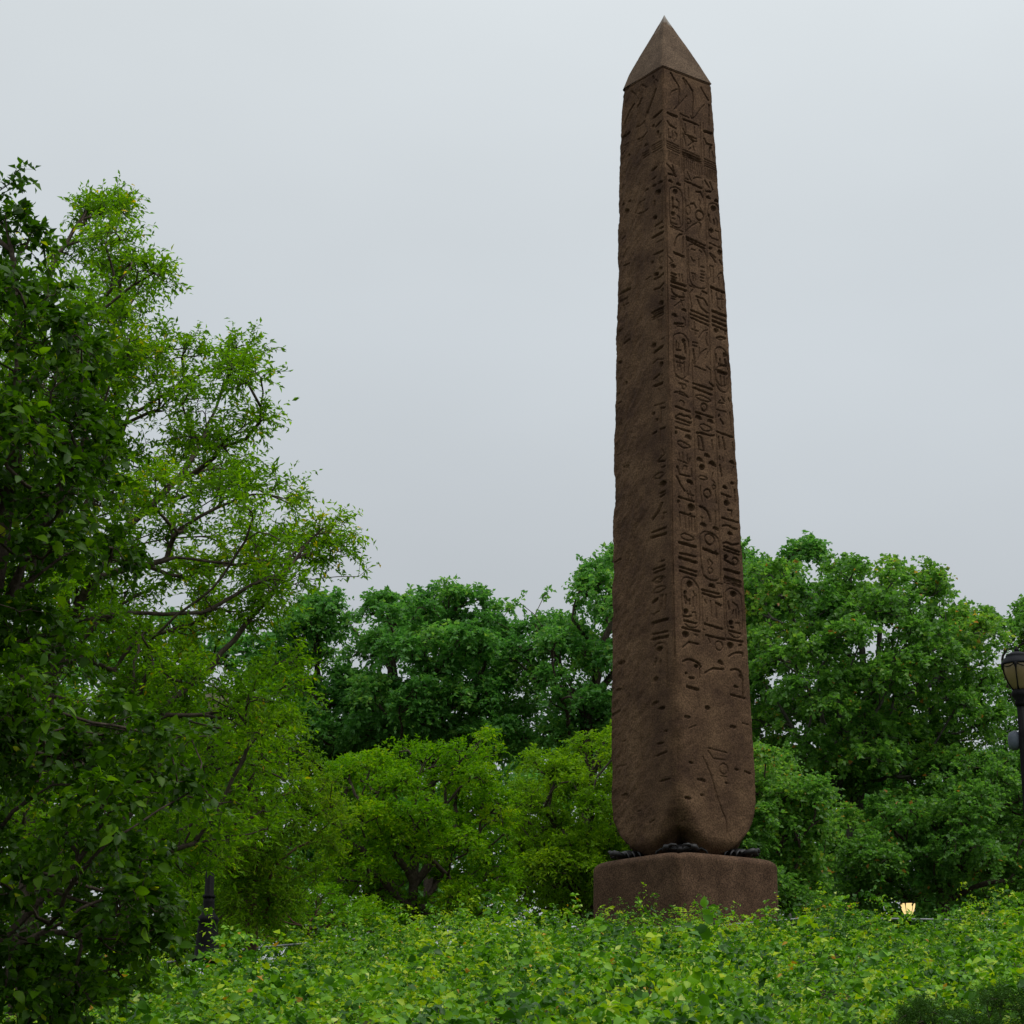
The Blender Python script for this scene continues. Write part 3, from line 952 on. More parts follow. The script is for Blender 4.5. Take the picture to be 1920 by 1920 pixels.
L4 202 427 204 425 209 423 217 422 224 423 229 425 231 427 229 430 223 432 216 433 209 432 203 430
L4 259 391 264 388 276 386 292 385 308 386 320 388 324 391 319 394 307 397 291 398 275 397 263 394
L5 780 450 787 448 805 446 830 446 854 446 873 448 880 451 873 453 855 455 830 455 805 455 787 453
L4 832 389 837 388 852 386 873 386 894 386 909 388 915 389 909 391 894 392 873 392 853 392 837 391
L3 860 339 972 333
L4 258 337 261 339 271 341 286 342 304 342 322 341 337 339 347 336 351 333
L5 165 323 171 321 187 320 208 319 229 320 244 321 250 323 244 325 229 326 207 327 186 326 171 325
L4 136 270 139 269 148 268 160 267 172 268 181 268 184 270 181 271 172 272 160 272 148 272 139 271
L4 188 245 195 244 215 243 241 242 267 242 286 243 293 245 286 246 266 247 240 247 214 247 195 246
L2 156 223 303 218
L2 764 268 810 267
L2 753 212 906 211
L5 718 139 724 136 742 134 767 133 792 133 810 135 817 138 810 140 792 142 767 143 743 143 725 141
L2 120 162 256 160
L5 730 145 737 143 757 141 784 141 811 141 831 142 838 144 831 146 811 147 784 148 757 148 737 146
L4 529 102 533 101 544 101 559 100 573 100 584 101 588 102 584 103 573 104 559 104 544 104 533 103
L1 349 76 413 72
"""


def square_rings(h, R, tF, u_list, off):
    """points of one rounded square per row. h, R, off: (nz,ncol); u_list: (ncol, face 0..3, u)"""
    fi, u = u_list
    cs = np.array([[0, -1], [1, 0], [0, 1], [-1, 0.]])      # corner directions (front, right, back, left)
    a, b = cs[fi], cs[(fi + 1) % 4]
    p = a + (b - a) * u[:, None]                            # on unit diamond with corner radius 1
    # rotate the diamond into axis-aligned square coordinates of half width 1
    r2 = math.sqrt(2)
    q = np.stack([(p[:, 0] - p[:, 1]), (p[:, 0] + p[:, 1])], 1)   # |q|inf = 1
    P = q[None] * h[..., None]
    inner = np.clip(P, -(h - R)[..., None], (h - R)[..., None])
    D = P - inner
    nn = np.linalg.norm(D, axis=-1, keepdims=True)
    D = D / np.maximum(nn, 1e-9)
    Q = inner + D * (R - off)[..., None]
    x = (Q[..., 0] + Q[..., 1]) / r2
    y = (-Q[..., 0] + Q[..., 1]) / r2
    c, s = math.cos(tF), math.sin(tF)
    return x * c - y * s, x * s + y * c


NR, NL, NB, NZ = 150, 84, 4, 1150
fi = np.concatenate([np.zeros(NR, int), np.full(NB, 1), np.full(NB, 2), np.full(NL, 3)])
uu = np.concatenate([np.arange(NR) / NR, np.arange(NB) / NB, np.arange(NB) / NB, np.concatenate([np.linspace(0, .4, 48, endpoint=False), np.linspace(.4, 1, 36, endpoint=False)])])
zrow = np.linspace(0, ZT, NZ)
wrow = WB + (WT - WB) * zrow / ZT + 0.07 * np.sin(PI * np.clip(zrow / ZT, 0, 1))
# carve the signs: heightfield over (row, column) of the two faces in view
carve = np.zeros((NZ, len(fi)), np.float32)
PR = {0: (.011, .030), 1: (.0135, .038), 2: (.0195, .062), 3: (.029, .080), 4: (0, .065), 5: (0, .10), 6: (.0095, .032), 7: (.011, .036)}
dz = zrow[1] - zrow[0]
for ln in GLYPHS.strip().split('\n'):
    t = ln.split()
    face, wd = t[0][0], int(t[0][1])
    a = np.array(t[1:], float).reshape(-1, 2)
    pu, pz = a[:, 0] / 1000, a[:, 1] / 100
    wl = WB + (WT - WB) * pz.mean() / ZT
    hw, dep = PR[wd]
    if face == 'L':
        dep *= float(np.interp(pu.mean(), [0.3, 0.55, 1], [1, .8, .65]))
        cols = np.arange(len(fi) - NL, len(fi))
        cu = 1 - uu[cols]
    else:
        cols = np.arange(NR)
        cu = uu[cols]
    dep *= float(np.interp(pz.mean(), [0, 3.4, 4.2, 30], [.7, .75, 1, 1]))
    mg = hw + .03
    r0, r1 = int(max(0, (pz.min() - mg) / dz)), int(min(NZ, (pz.max() + mg) / dz + 2))
    cm = np.where((cu > pu.min() - mg / wl) & (cu < pu.max() + mg / wl))[0]
    if len(cm) == 0 or r1 <= r0:
        continue
    gx = (cu[cm] * wl)[None, :] * np.ones((r1 - r0, 1))
    gz = zrow[r0:r1][:, None] * np.ones((1, len(cm)))
    X1 = pu * wl
    n_ = len(X1)
    fill = wd in (4, 5)
    if fill:
        X2, Z2 = np.roll(X1, -1), np.roll(pz, -1)
    else:
        X2, Z2 = X1[1:], pz[1:]
    best = np.full(gx.shape, 9.)
    inside = np.zeros(gx.shape, bool)
    for k in range(len(X2)):
        ax, az, bx_, bz = X1[k], pz[k], X2[k], Z2[k]
        vx, vz = bx_ - ax, bz - az
        tt = np.clip(((gx - ax) * vx + (gz - az) * vz) / max(vx * vx + vz * vz, 1e-9), 0, 1)
        best = np.minimum(best, np.hypot(gx - ax - tt * vx, gz - az - tt * vz))
        if fill and az != bz:
            inside ^= ((az > gz) != (bz > gz)) & (gx < (bx_ - ax) * (gz - az) / (bz - az) + ax)
    sd_ = np.where(inside, best, -best) if fill else hw - best
    D = dep * np.clip(sd_ / .012 + .5, 0, 1)
    sub = carve[r0:r1][:, cols[cm]]
    carve[r0:r1, cols[cm]] = np.maximum(sub, D)
# groove under the pyramidion
carve += (0.045 * np.clip(1 - np.abs(zrow - (ZT - .045)) / .02, 0, 1)[:, None]).astype(np.float32)
# weathering
ZZ = zrow[:, None] * np.ones((1, len(fi)))
UF = np.concatenate([uu[:NR], uu[NR:NR + NB] + 1, uu[NR + NB:NR + 2 * NB] + 2, uu[-NL:] + 3])[None, :] * np.ones((NZ, 1))
left = np.clip((UF > 3) * sstep(4.0, 3.55, UF), 0, 1)       # the left face is the more worn one
left = np.where(UF > 3, sstep(3.78, 3.45, UF), 0.25)
big = vn.fbm(UF * 5, ZZ * 1.2 + UF * 2.0, 3.3, 4) - .5
med = vn.fbm(UF * 15 + 4, ZZ * 7 - UF * 9, 7.7, 4) - .5
fine = vn.fbm(UF * 90, ZZ * 42, 1.7, 2) - .5
off = 0.03 * left * big + (0.014 + .055 * left) * med + 0.009 * fine
# where the left face has scaled off, the signs fade out patchily
scal = sstep(.5, .62, vn.fbm(UF * 6 + 3, ZZ * .9, 11.1, 3)) * left * (UF > 3)
off += scal * 0.018
carve *= (1 - .45 * scal).astype(np.float32)
# chipped arrises
cd = np.minimum(UF % 1, 1 - UF % 1)                            # distance to nearest corner in face widths
chip = np.clip(vn.fbm(ZZ * 1.9, np.round(UF) * 7.3, 5.5, 4) - .44, 0, 1) * np.exp(-cd / .035)
isl = (np.round(UF) % 4 == 3)
cor = chip * np.where(isl, .48, .16) + isl * .15 * sstep(ZT - .55, ZT - .02, ZZ)
# the broken lower arris towards the viewer
fr = (np.round(UF) % 4 == 0)
cor = cor + fr * .24 * sstep(4.7, 3.6, ZZ) * (0.25 + 1.1 * vn.fbm(ZZ * 1.1, ZZ * 0 + 2.5, 8.1, 3))
off += .03 * (vn.fbm(UF * 4, ZZ * 1.1, 6.1, 3) - .4) * sstep(4.8, 3.2, ZZ)
lowr = np.clip(1 - ZZ / 1.38, 0, 1)
R = 0.045 + cor + 0.86 * lowr ** 1.9 + fr * .13 * lowr
off = np.minimum(off, .06)
inset = 0.30 * np.clip(1 - ZZ / .42, 0, 1) ** 2.2
H_ = (wrow / 2)[:, None] - inset
R = np.minimum(R, H_ - .02)
xo, yo = square_rings(H_, R, OTH, (fi, uu), off + carve)
zc = .40 * np.exp(-(cd / .22) ** 2) * np.clip(1 - ZZ / 1.3, 0, 1) ** 1.3
zo = ZZ + zc + .05 * (vn(UF * 6, ZZ * 0, 4.) - .5) * np.clip(1 - ZZ / .5, 0, 1) + 0.012
Vs = np.stack([OX + xo, OY + yo, OZ + zo], -1).reshape(-1, 3)
nc = len(fi)
ii = np.arange(NZ - 1)[:, None] * nc + np.arange(nc)[None]
jj = np.arange(NZ - 1)[:, None] * nc + ((np.arange(nc) + 1) % nc)[None]
F4 = np.stack([ii, jj, jj + nc, ii + nc], -1).reshape(-1, 4)
Vs = np.vstack([Vs, [[OX, OY, OZ + .05], [OX, OY, OZ + ZT]]])
# close both ends with thin quads (two columns at a time to the centre point)
cb, ct = len(Vs) - 2, len(Vs) - 1
k2 = np.arange(0, nc, 2)
capb = np.stack([np.full(len(k2), cb), (k2 + 2) % nc, (k2 + 1) % nc, k2], 1)
top0 = (NZ - 1) * nc
capt = np.stack([np.full(len(k2), ct), top0 + k2, top0 + (k2 + 1) % nc, top0 + (k2 + 2) % nc], 1)
obelisk = empty('obelisk', (OX, OY, OZ), 'tall tapering brown granite obelisk covered in carved signs, pointed at the top', 'obelisk')
mesh_np('shaft', Vs, np.vstack([F4, capb, capt]), m_granite, obelisk, smooth=True)
# pyramidion
NZ2, NC = 70, 22
fi2 = np.repeat(np.arange(4), NC)
u2 = np.tile(np.arange(NC) / NC, 4)
z2 = np.linspace(0, 1, NZ2)
hh = (WT / 2 + .006) * (1 - z2)[:, None] * np.ones((1, 4 * NC)) + .004
# slightly bulging outline
hh *= 1 + .03 * np.sin(PI * z2)[:, None]
U2, ZZ2 = np.meshgrid(fi2 + u2, z2)
of2 = .016 * (vn.fbm(U2 * 5, ZZ2 * 6, 2.1, 4) - .5) * sstep(1, .8, ZZ2)
band = .62 + .0 * U2
of2 = of2 + .010 * np.clip(1 - np.abs(ZZ2 - .40) / .010, 0, 1)
R2 = np.minimum(.03 + (np.round(U2) % 4 == 3) * .13 * sstep(.22, 0, ZZ2), hh * .5)
x2, y2 = square_rings(hh, R2, OTH, (fi2, u2), of2)
V2 = np.stack([OX + x2, OY + y2, OZ + ZT + .02 + ZZ2 * (HP - .02)], -1).reshape(-1, 3)
n2 = 4 * NC
ii = np.arange(NZ2 - 1)[:, None] * n2 + np.arange(n2)[None]
jj = np.arange(NZ2 - 1)[:, None] * n2 + ((np.arange(n2) + 1) % n2)[None]
F2 = np.stack([ii, jj, jj + n2, ii + n2], -1).reshape(-1, 4)
pyr = mesh_np('pyramidion', V2, F2, m_cap, obelisk, smooth=True)
pyr.data.transform(Matrix.Translation((0, 0, -ZT)))
pyr.location = (0, 0, ZT)

# pedestal block
PB = 4.55
NCp = 48
fi3 = np.repeat(np.arange(4), NCp)
u3 = np.tile(np.arange(NCp) / NCp, 4)
ph = OZ - PB
prof = [(0, 0.0)]
prof += [(z, 0) for z in np.linspace(.1, ph - .17, 26)]
prof += [(ph - .16 * (1 - math.sin(a)), .16 * (1 - math.cos(a))) for a in np.linspace(0.1, PI / 2, 9)]
prof += [(ph, .16 + x) for x in (.1, .3, .6, 1.0, 1.29)]
pz3 = np.array([q[0] for q in prof])
pi3 = np.array([q[1] for q in prof])
U3, P3 = np.meshgrid(fi3 + u3, pz3)
h3 = (WP / 2 - pi3)[:, None] * np.ones((1, 4 * NCp))
R3 = np.minimum(.13, h3 - .005)
of3 = .03 * (vn.fbm(U3 * 4, P3 * 2.2, 9.4, 4) - .5)
x3, y3 = square_rings(h3, R3, OTH, (fi3, u3), of3)
cd3 = np.minimum(U3 % 1, 1 - U3 % 1)
V3 = np.stack([OX + x3, OY + y3, PB + P3 - .05 * np.exp(-cd3 / .06) * (P3 > ph - .2)], -1).reshape(-1, 3)
n3, nr3 = 4 * NCp, len(prof)
ii = np.arange(nr3 - 1)[:, None] * n3 + np.arange(n3)[None]
jj = np.arange(nr3 - 1)[:, None] * n3 + ((np.arange(n3) + 1) % n3)[None]
k3 = np.arange(0, n3, 2)
V3 = np.vstack([V3, [[OX, OY, OZ]]])
t3 = (nr3 - 1) * n3
F3 = np.vstack([np.stack([ii, jj, jj + n3, ii + n3], -1).reshape(-1, 4), np.stack([np.full(len(k3), len(V3) - 1), t3 + k3, t3 + (k3 + 1) % n3, t3 + (k3 + 2) % n3], 1)])
ped = empty('pedestal', (OX, OY, PB), 'plain brown granite block with rounded edges under the obelisk, half behind vines', 'pedestal')
mesh_np('block', V3, F3, m_ped, ped, smooth=True)
# lower step the block stands on
import bmesh


def bm_obj(name, bm, mat, parent=None, smooth=True):
    bmesh.ops.recalc_face_normals(bm, faces=bm.faces)
    me = bpy.data.meshes.new(name)
    bm.to_mesh(me)
    bm.free()
    if smooth:
        for p in me.polygons:
            p.use_smooth = True
    me.materials.append(mat)
    o = bpy.data.objects.new(name, me)
    C.objects.link(o)
    if parent is not None:
        o.parent = parent
    return o


def tube(bm, pts, rad, n=8, caps=True):
    pts = [Vector(p) for p in pts]
    rings = []
    ref = Vector((0, 0, 1))
    T0 = (pts[-1] - pts[0]).normalized()
    if abs(T0.z) > .8:
        ref = Vector((1, 0, 0))
    for i, p in enumerate(pts):
        T = (pts[min(i + 1, len(pts) - 1)] - pts[max(i - 1, 0)]).normalized()
        a = T.cross(ref).normalized()
        b = a.cross(T).normalized()
        r = rad[i] if hasattr(rad, '__len__') else rad
        rings.append([bm.verts.new(p + (a * math.cos(2 * PI * k / n) + b * math.sin(2 * PI * k / n)) * r) for k in range(n)])
    for i in range(len(pts) - 1):
        for k in range(n):
            bm.faces.new((rings[i][k], rings[i][(k + 1) % n], rings[i + 1][(k + 1) % n], rings[i + 1][k]))
    if caps:
        bm.faces.new(rings[0])
        bm.faces.new(rings[-1][::-1])


def lathe(bm, prof, n=24, flute=0.0, nf=12):
    rings = []
    for z, r in prof:
        rings.append([bm.verts.new(((r * (1 + flute * math.cos(nf * 2 * PI * k / n))) * math.cos(2 * PI * k / n), (r * (1 + flute * math.cos(nf * 2 * PI * k / n))) * math.sin(2 * PI * k / n), z)) for k in range(n)])
    for i in range(len(prof) - 1):
        for k in range(n):
            bm.faces.new((rings[i][k], rings[i][(k + 1) % n], rings[i + 1][(k + 1) % n], rings[i + 1][k]))
    if prof[0][1] > .001:
        bm.faces.new(rings[0][::-1])
    if prof[-1][1] > .001:
        bm.faces.new(rings[-1])


def ellipsoid(bm, c, r, rot=0.0, nu=16, nv=10, lump=0.0):
    g = bmesh.ops.create_uvsphere(bm, u_segments=nu, v_segments=nv, radius=1)
    M = Matrix.Translation(c) @ Matrix.Rotation(rot, 4, 'Z')
    for v in g['verts']:
        k = 1 + lump * math.sin(v.co.x * 7) * math.cos(v.co.y * 6)
        v.co = M @ Vector((v.co.x * r[0] * k, v.co.y * r[1] * k, v.co.z * r[2]))


# step below the block
bm = bmesh.new()
bmesh.ops.create_cube(bm, size=1)
bmesh.ops.scale(bm, vec=(3.75, 3.75, .5), verts=bm.verts)
bmesh.ops.bevel(bm, geom=bm.edges[:], offset=.05, segments=2, affect='EDGES')
st = bm_obj('step', bm, m_ped, ped, False)
st.location = (0, 0, -.25)
st.rotation_euler = (0, 0, OTH + PI / 4)


# bronze crabs under the corners
def crab(ang, label, R_=1.20):
    c = Vector((OX + R_ * math.cos(ang), OY + R_ * math.sin(ang), OZ + .004))
    r = empty('bronze_crab', c, label, 'bronze crab', 'bronze crabs under the corners of the obelisk')
    r.rotation_euler = (0, 0, ang)
    r.scale = (.88, .88, .8)
    b = bmesh.new()
    ellipsoid(b, Vector((0, 0, .16)), (.34, .40, .15), lump=.05)
    ellipsoid(b, Vector((.24, 0, .15)), (.14, .20, .10))
    for s in (-1, 1):
        ellipsoid(b, Vector((.36, s * .07, .22)), (.03, .03, .035), nu=8, nv=6)
    bm_obj('body', b, m_bronze, r)
    for s in (-1, 1):
        b = bmesh.new()
        tube(b, [(.12, s * .26, .12), (.26, s * .40, .16), (.40, s * .36, .20), (.47, s * .25, .20)], [.065, .075, .08, .07])
        tube(b, [(.46, s * .27, .22), (.53, s * .20, .25), (.54, s * .10, .24), (.50, s * .05, .22)], [.055, .045, .03, .012])
        tube(b, [(.45, s * .24, .17), (.50, s * .15, .14), (.50, s * .09, .14)], [.045, .032, .01])
        bm_obj('claw', b, m_bronze, r)
        for k in range(3):
            b = bmesh.new()
            y = -.22 + .15 * k
            tube(b, [(y, s * .30, .13), (y - .03, s * .50, .20), (y - .07, s * .62, .12), (y - .10, s * .66, .015)], [.04, .035, .028, .012], 6)
            bm_obj('leg', b, m_bronze, r)
    return r


crab(OTH - PI / 2, 'dark bronze crab under the corner of the obelisk nearest the viewer', .94)
crab(OTH, 'dark bronze crab sticking out from the right corner of the obelisk foot')
crab(OTH + PI, 'dark bronze crab sticking out from the left corner of the obelisk foot')

# ================================================================ park lamps
m_glass_off, tgo, _ = noise_mat('amber_globe', ((0.17, 0.125, 0.055), (0.24, 0.18, 0.085)), scale=3, rough=0.35, bump=0.0, spec=0.5)
m_glass_pale, _, _ = noise_mat('cream_globe', ((0.42, 0.36, 0.27), (0.55, 0.48, 0.36)), scale=3, rough=0.35, bump=0.0, spec=0.5)
m_glass_on, tgl, bgl = noise_mat('lit_globe', ((0.8, 0.6, 0.3), (0.85, 0.66, 0.34)), scale=3, rough=0.4, bump=0.0)
bgl.inputs['Emission Color'].default_value = (1.0, 0.72, 0.30, 1)
bgl.inputs['Emission Strength'].default_value = 1.1


def globe_r(t):      # t 0 bottom .. 1 top of glass
    return .075 + .135 * math.sin(min(1, t * 1.02) * PI / 2) ** .8


def lamp(x, y, z, label, glass, group='black iron park lamps', rot=0.0, capm=None, arches=True):
    r = empty('park_lamp', (x, y, z), label, 'street lamp', group)
    r.rotation_euler = (0, 0, rot)
    H = 4.60
    b = bmesh.new()
    lathe(b, [(0, .235), (.10, .235), (.12, .20), (.30, .185), (.52, .165), (.60, .15), (.66, .175), (.70, .175), (.76, .12), (.80, .10), (.95, .092), (1.02, .088)], 16)
    bm_obj('base', b, m_iron, r)
    b = bmesh.new()
    lathe(b, [(1.02, .095), (1.06, .10), (1.08, .07), (2.2, .062), (3.4, .052), (3.86, .048)], 32, flute=.06, nf=8)
    bm_obj('pole', b, m_iron, r)
    b = bmesh.new()
    lathe(b, [(3.80, .052), (3.84, .075), (3.88, .062), (3.94, .105), (3.975, .115), (4.01, .10), (4.03, .09)], 24)
    bm_obj('collar', b, m_iron, r)
    z0, z1 = 4.02, 4.38
    b = bmesh.new()
    lathe(b, [(z0 + (z1 - z0) * t, globe_r(t)) for t in np.linspace(0, 1, 12)], 24)
    g = bm_obj('globe', b, glass, r)
    for k in range(6):
        a = 2 * PI * k / 6
        b = bmesh.new()
        tube(b, [((globe_r(t) + .006) * math.cos(a), (globe_r(t) + .006) * math.sin(a), z0 + (z1 - z0) * t) for t in np.linspace(0, 1, 9)], [.009 + .006 * (abs(t - .5) * 2) ** 3 + (.008 if t > .8 else 0) for t in np.linspace(0, 1, 9)], 5)
        bm_obj('rib', b, m_iron, r)
    for k in range(6 if arches else 0):       # small pointed arches where the ribs meet the cap
        b = bmesh.new()
        pts = []
        for q in np.linspace(-1, 1, 9):
            a = 2 * PI * (k + .5) / 6 + q * PI / 6
            t = .99 - .14 * (1 - q * q)
            pts.append(((globe_r(t) + .005) * math.cos(a), (globe_r(t) + .005) * math.sin(a), z0 + (z1 - z0) * t))
        tube(b, pts, .006, 5)
        bm_obj('scallop', b, m_iron, r)
    b = bmesh.new()
    lathe(b, [(4.365, .20), (4.37, .222), (4.39, .224), (4.41, .212), (4.45, .188), (4.485, .15), (4.495, .155), (4.505, .15), (4.53, .11), (4.55, .06), (4.56, .03)], 24)
    bm_obj('cap', b, capm or m_capg, r)
    b = bmesh.new()
    lathe(b, [(4.555, .02), (4.565, .034), (4.585, .036), (4.60, .022), (4.625, .012), (4.64, .002)], 12)
    bm_obj('finial', b, m_iron, r)
    return r


p = at(1905.5, 1212, 27.0)
lr = lamp(p[0], 27.0, p[2] - 4.63, 'tall black iron lamp at the right edge with an unlit amber globe', m_glass_off, rot=.15)
b = bmesh.new()
lathe(b, [(-.14, .0005), (-.135, .04), (-.10, .075), (-.04, .09), (.04, .09), (.10, .07), (.13, .0005)], 14)
fx = bm_obj('round_fixture', b, m_greybox, lr)
fx.location = (-.075, .10, 3.36)
p = at(409, 1270, 33.0)
lamp(p[0], 33.0, p[2] - 4.63, 'black iron lamp with a cream globe half hidden behind the leaves at left', m_glass_pale, rot=.3, capm=m_rail)
p = at(1701, 1677, 59.0)
lf = lamp(p[0], 59.0, p[2] - 4.63, 'small distant lamp glowing yellow just above the vines, right of the pedestal', m_glass_on, rot=.02, arches=False)

# ================================================================ low pipe fence along the crest
pts = [(-11.5, 40.2, 3.66), (-8.05, 41.0, 4.12), (-6.7, 41.0, 4.35), (-5.2, 41.2, 4.62), (-2.0, 42.2, 4.98), (2.3, 42.9, 5.15), (4.2, 42.6, 5.17), (6.05, 43.0, 5.36), (7.6, 43.0, 5.36), (11, 42.6, 5.26)]
fc = empty('pipe_fence', (0, 42, 4.6), 'low pipe rail running along the crest behind the vines', 'fence')
b = bmesh.new()
tube(b, [Vector(q) - Vector(fc.location) for q in pts], .022, 8)
bm_obj('rail', b, m_rail, fc)
for x in (-10.4, -7.65, -5.6, -3.4, -.9, 1.5, 4.2, 5.8, 7.3, 9.3):
    z = np.interp(x, [q[0] for q in pts], [q[2] for q in pts])
    y = np.interp(x, [q[0] for q in pts], [q[1] for q in pts])
    b = bmesh.new()
    g = float(ground(x, y))
    tube(b, [Vector((x, y + .03, g - .05)) - Vector(fc.location), Vector((x, y + .03, z + .06)) - Vector(fc.location), Vector((x + .01, y + .03, z + .13)) - Vector(fc.location)], [.04, .04, .015], 8)
    bm_obj('post', b, m_post, fc)

# ================================================================ foliage


def leaf_quads(P, D, Nn, Ln, Wd, tint, fine=False, curl=0.15, lite=False):
    """leaf blades. returns V, F(tri), face tint"""
    n = len(P)
    D = unit(D)
    Sd = unit(np.cross(D, Nn))
    Nn = np.cross(Sd, D)
    Ln = Ln[:, None]
    Wd = Wd[:, None]
    if not fine:
        tip = P + D * Ln - Nn * Ln * curl
        mid = P + D * Ln * .45 + Nn * Ln * .02
        a = mid + Sd * Wd * .5 + Nn * Wd * .16
        b = mid - Sd * Wd * .5 + Nn * Wd * .16
        V = np.stack([P, a, tip, b], 1).reshape(-1, 3)
        k = np.arange(n) * 4
        F = np.stack([np.stack([k, k + 1, k + 2], 1), np.stack([k, k + 2, k + 3], 1)], 1).reshape(-1, 3)
        return V, F, np.repeat(tint, 2)
    m1 = P + D * Ln * .52 - Nn * Ln * curl * .25
    tip = P + D * Ln - Nn * Ln * curl * 1.5
    pts = [P]
    prof_ = ((.14, .30), (.38, .50), (.68, .40), (.88, .18))
    for t_, w_ in prof_:
        pts.append(P + D * Ln * t_ + Sd * Wd * w_ + Nn * (Wd * w_ * .32 - Ln * curl * 1.5 * t_ * t_))
    pts.append(tip)
    for t_, w_ in prof_[::-1]:
        pts.append(P + D * Ln * t_ - Sd * Wd * w_ + Nn * (Wd * w_ * .32 - Ln * curl * 1.5 * t_ * t_))
    pts.append(m1)
    if lite:
        pts = [pts[q_] for q_ in (0, 2, 3, 5, 7, 8, 10)]
    K = len(pts) - 1
    V = np.stack(pts, 1).reshape(-1, 3)
    k = np.arange(n) * (K + 1)
    F = np.stack([np.stack([k + q_, k + (q_ + 1) % K, k + K], 1) for q_ in range(K)], 1).reshape(-1, 3)
    return V, F, np.repeat(tint, K)


def twigs(A, O, m, length, nl, spread, droop, r):
    """m twigs from every attachment point A going outward O. returns start, control, end"""
    n = len(A)
    A = np.repeat(A, m, 0)
    O = np.repeat(O, m, 0)
    D = unit(O + spread * r.normal(size=A.shape))
    ln = length * (0.55 + 0.75 * r.random(len(A)))[:, None]
    E_ = A + D * ln + np.array([0, 0, -1.]) * droop * ln
    M_ = A + D * ln * .5 + np.array([0, 0, 1.]) * droop * ln * .35
    return A, M_, E_


def bez(A, M_, E_, t):
    t = t[..., None]
    return (1 - t) ** 2 * A + 2 * t * (1 - t) * (2 * M_ - .5 * A - .5 * E_) + t * t * E_


def tubes_np(chains, k=4):
    """chains: list of (pts (n,3), radii (n,)) -> V,F quads"""
    P = np.concatenate([c[0] for c in chains])
    R = np.concatenate([c[1] for c in chains])
    ln = np.array([len(c[0]) for c in chains])
    st = np.concatenate([[0], np.cumsum(ln)[:-1]])
    cid = np.repeat(np.arange(len(chains)), ln)
    first = np.zeros(len(P), bool)
    first[st] = True
    last = np.zeros(len(P), bool)
    last[st + ln - 1] = True
    i = np.arange(len(P))
    nxt = np.where(last, i, i + 1)
    prv = np.where(first, i, i - 1)
    T = unit(P[nxt] - P[prv])
    av = unit(P[(st + ln - 1)] - P[st])
    ref = np.where(np.abs(av[:, 2:3]) > .75, np.array([[1., 0, 0]]), np.array([[0., 0, 1]]))[cid]
    a = unit(np.cross(T, ref))
    b = np.cross(a, T)
    ang = 2 * PI * np.arange(k) / k
    V = P[:, None] + (a[:, None] * np.cos(ang)[None, :, None] + b[:, None] * np.sin(ang)[None, :, None]) * R[:, None, None]
    q = i[~last]
    kk = np.arange(k)
    k1 = (kk + 1) % k
    F = np.stack([q[:, None] * k + kk, q[:, None] * k + k1, (q[:, None] + 1) * k + k1, (q[:, None] + 1) * k + kk], -1).reshape(-1, 4)
    return V.reshape(-1, 3), F


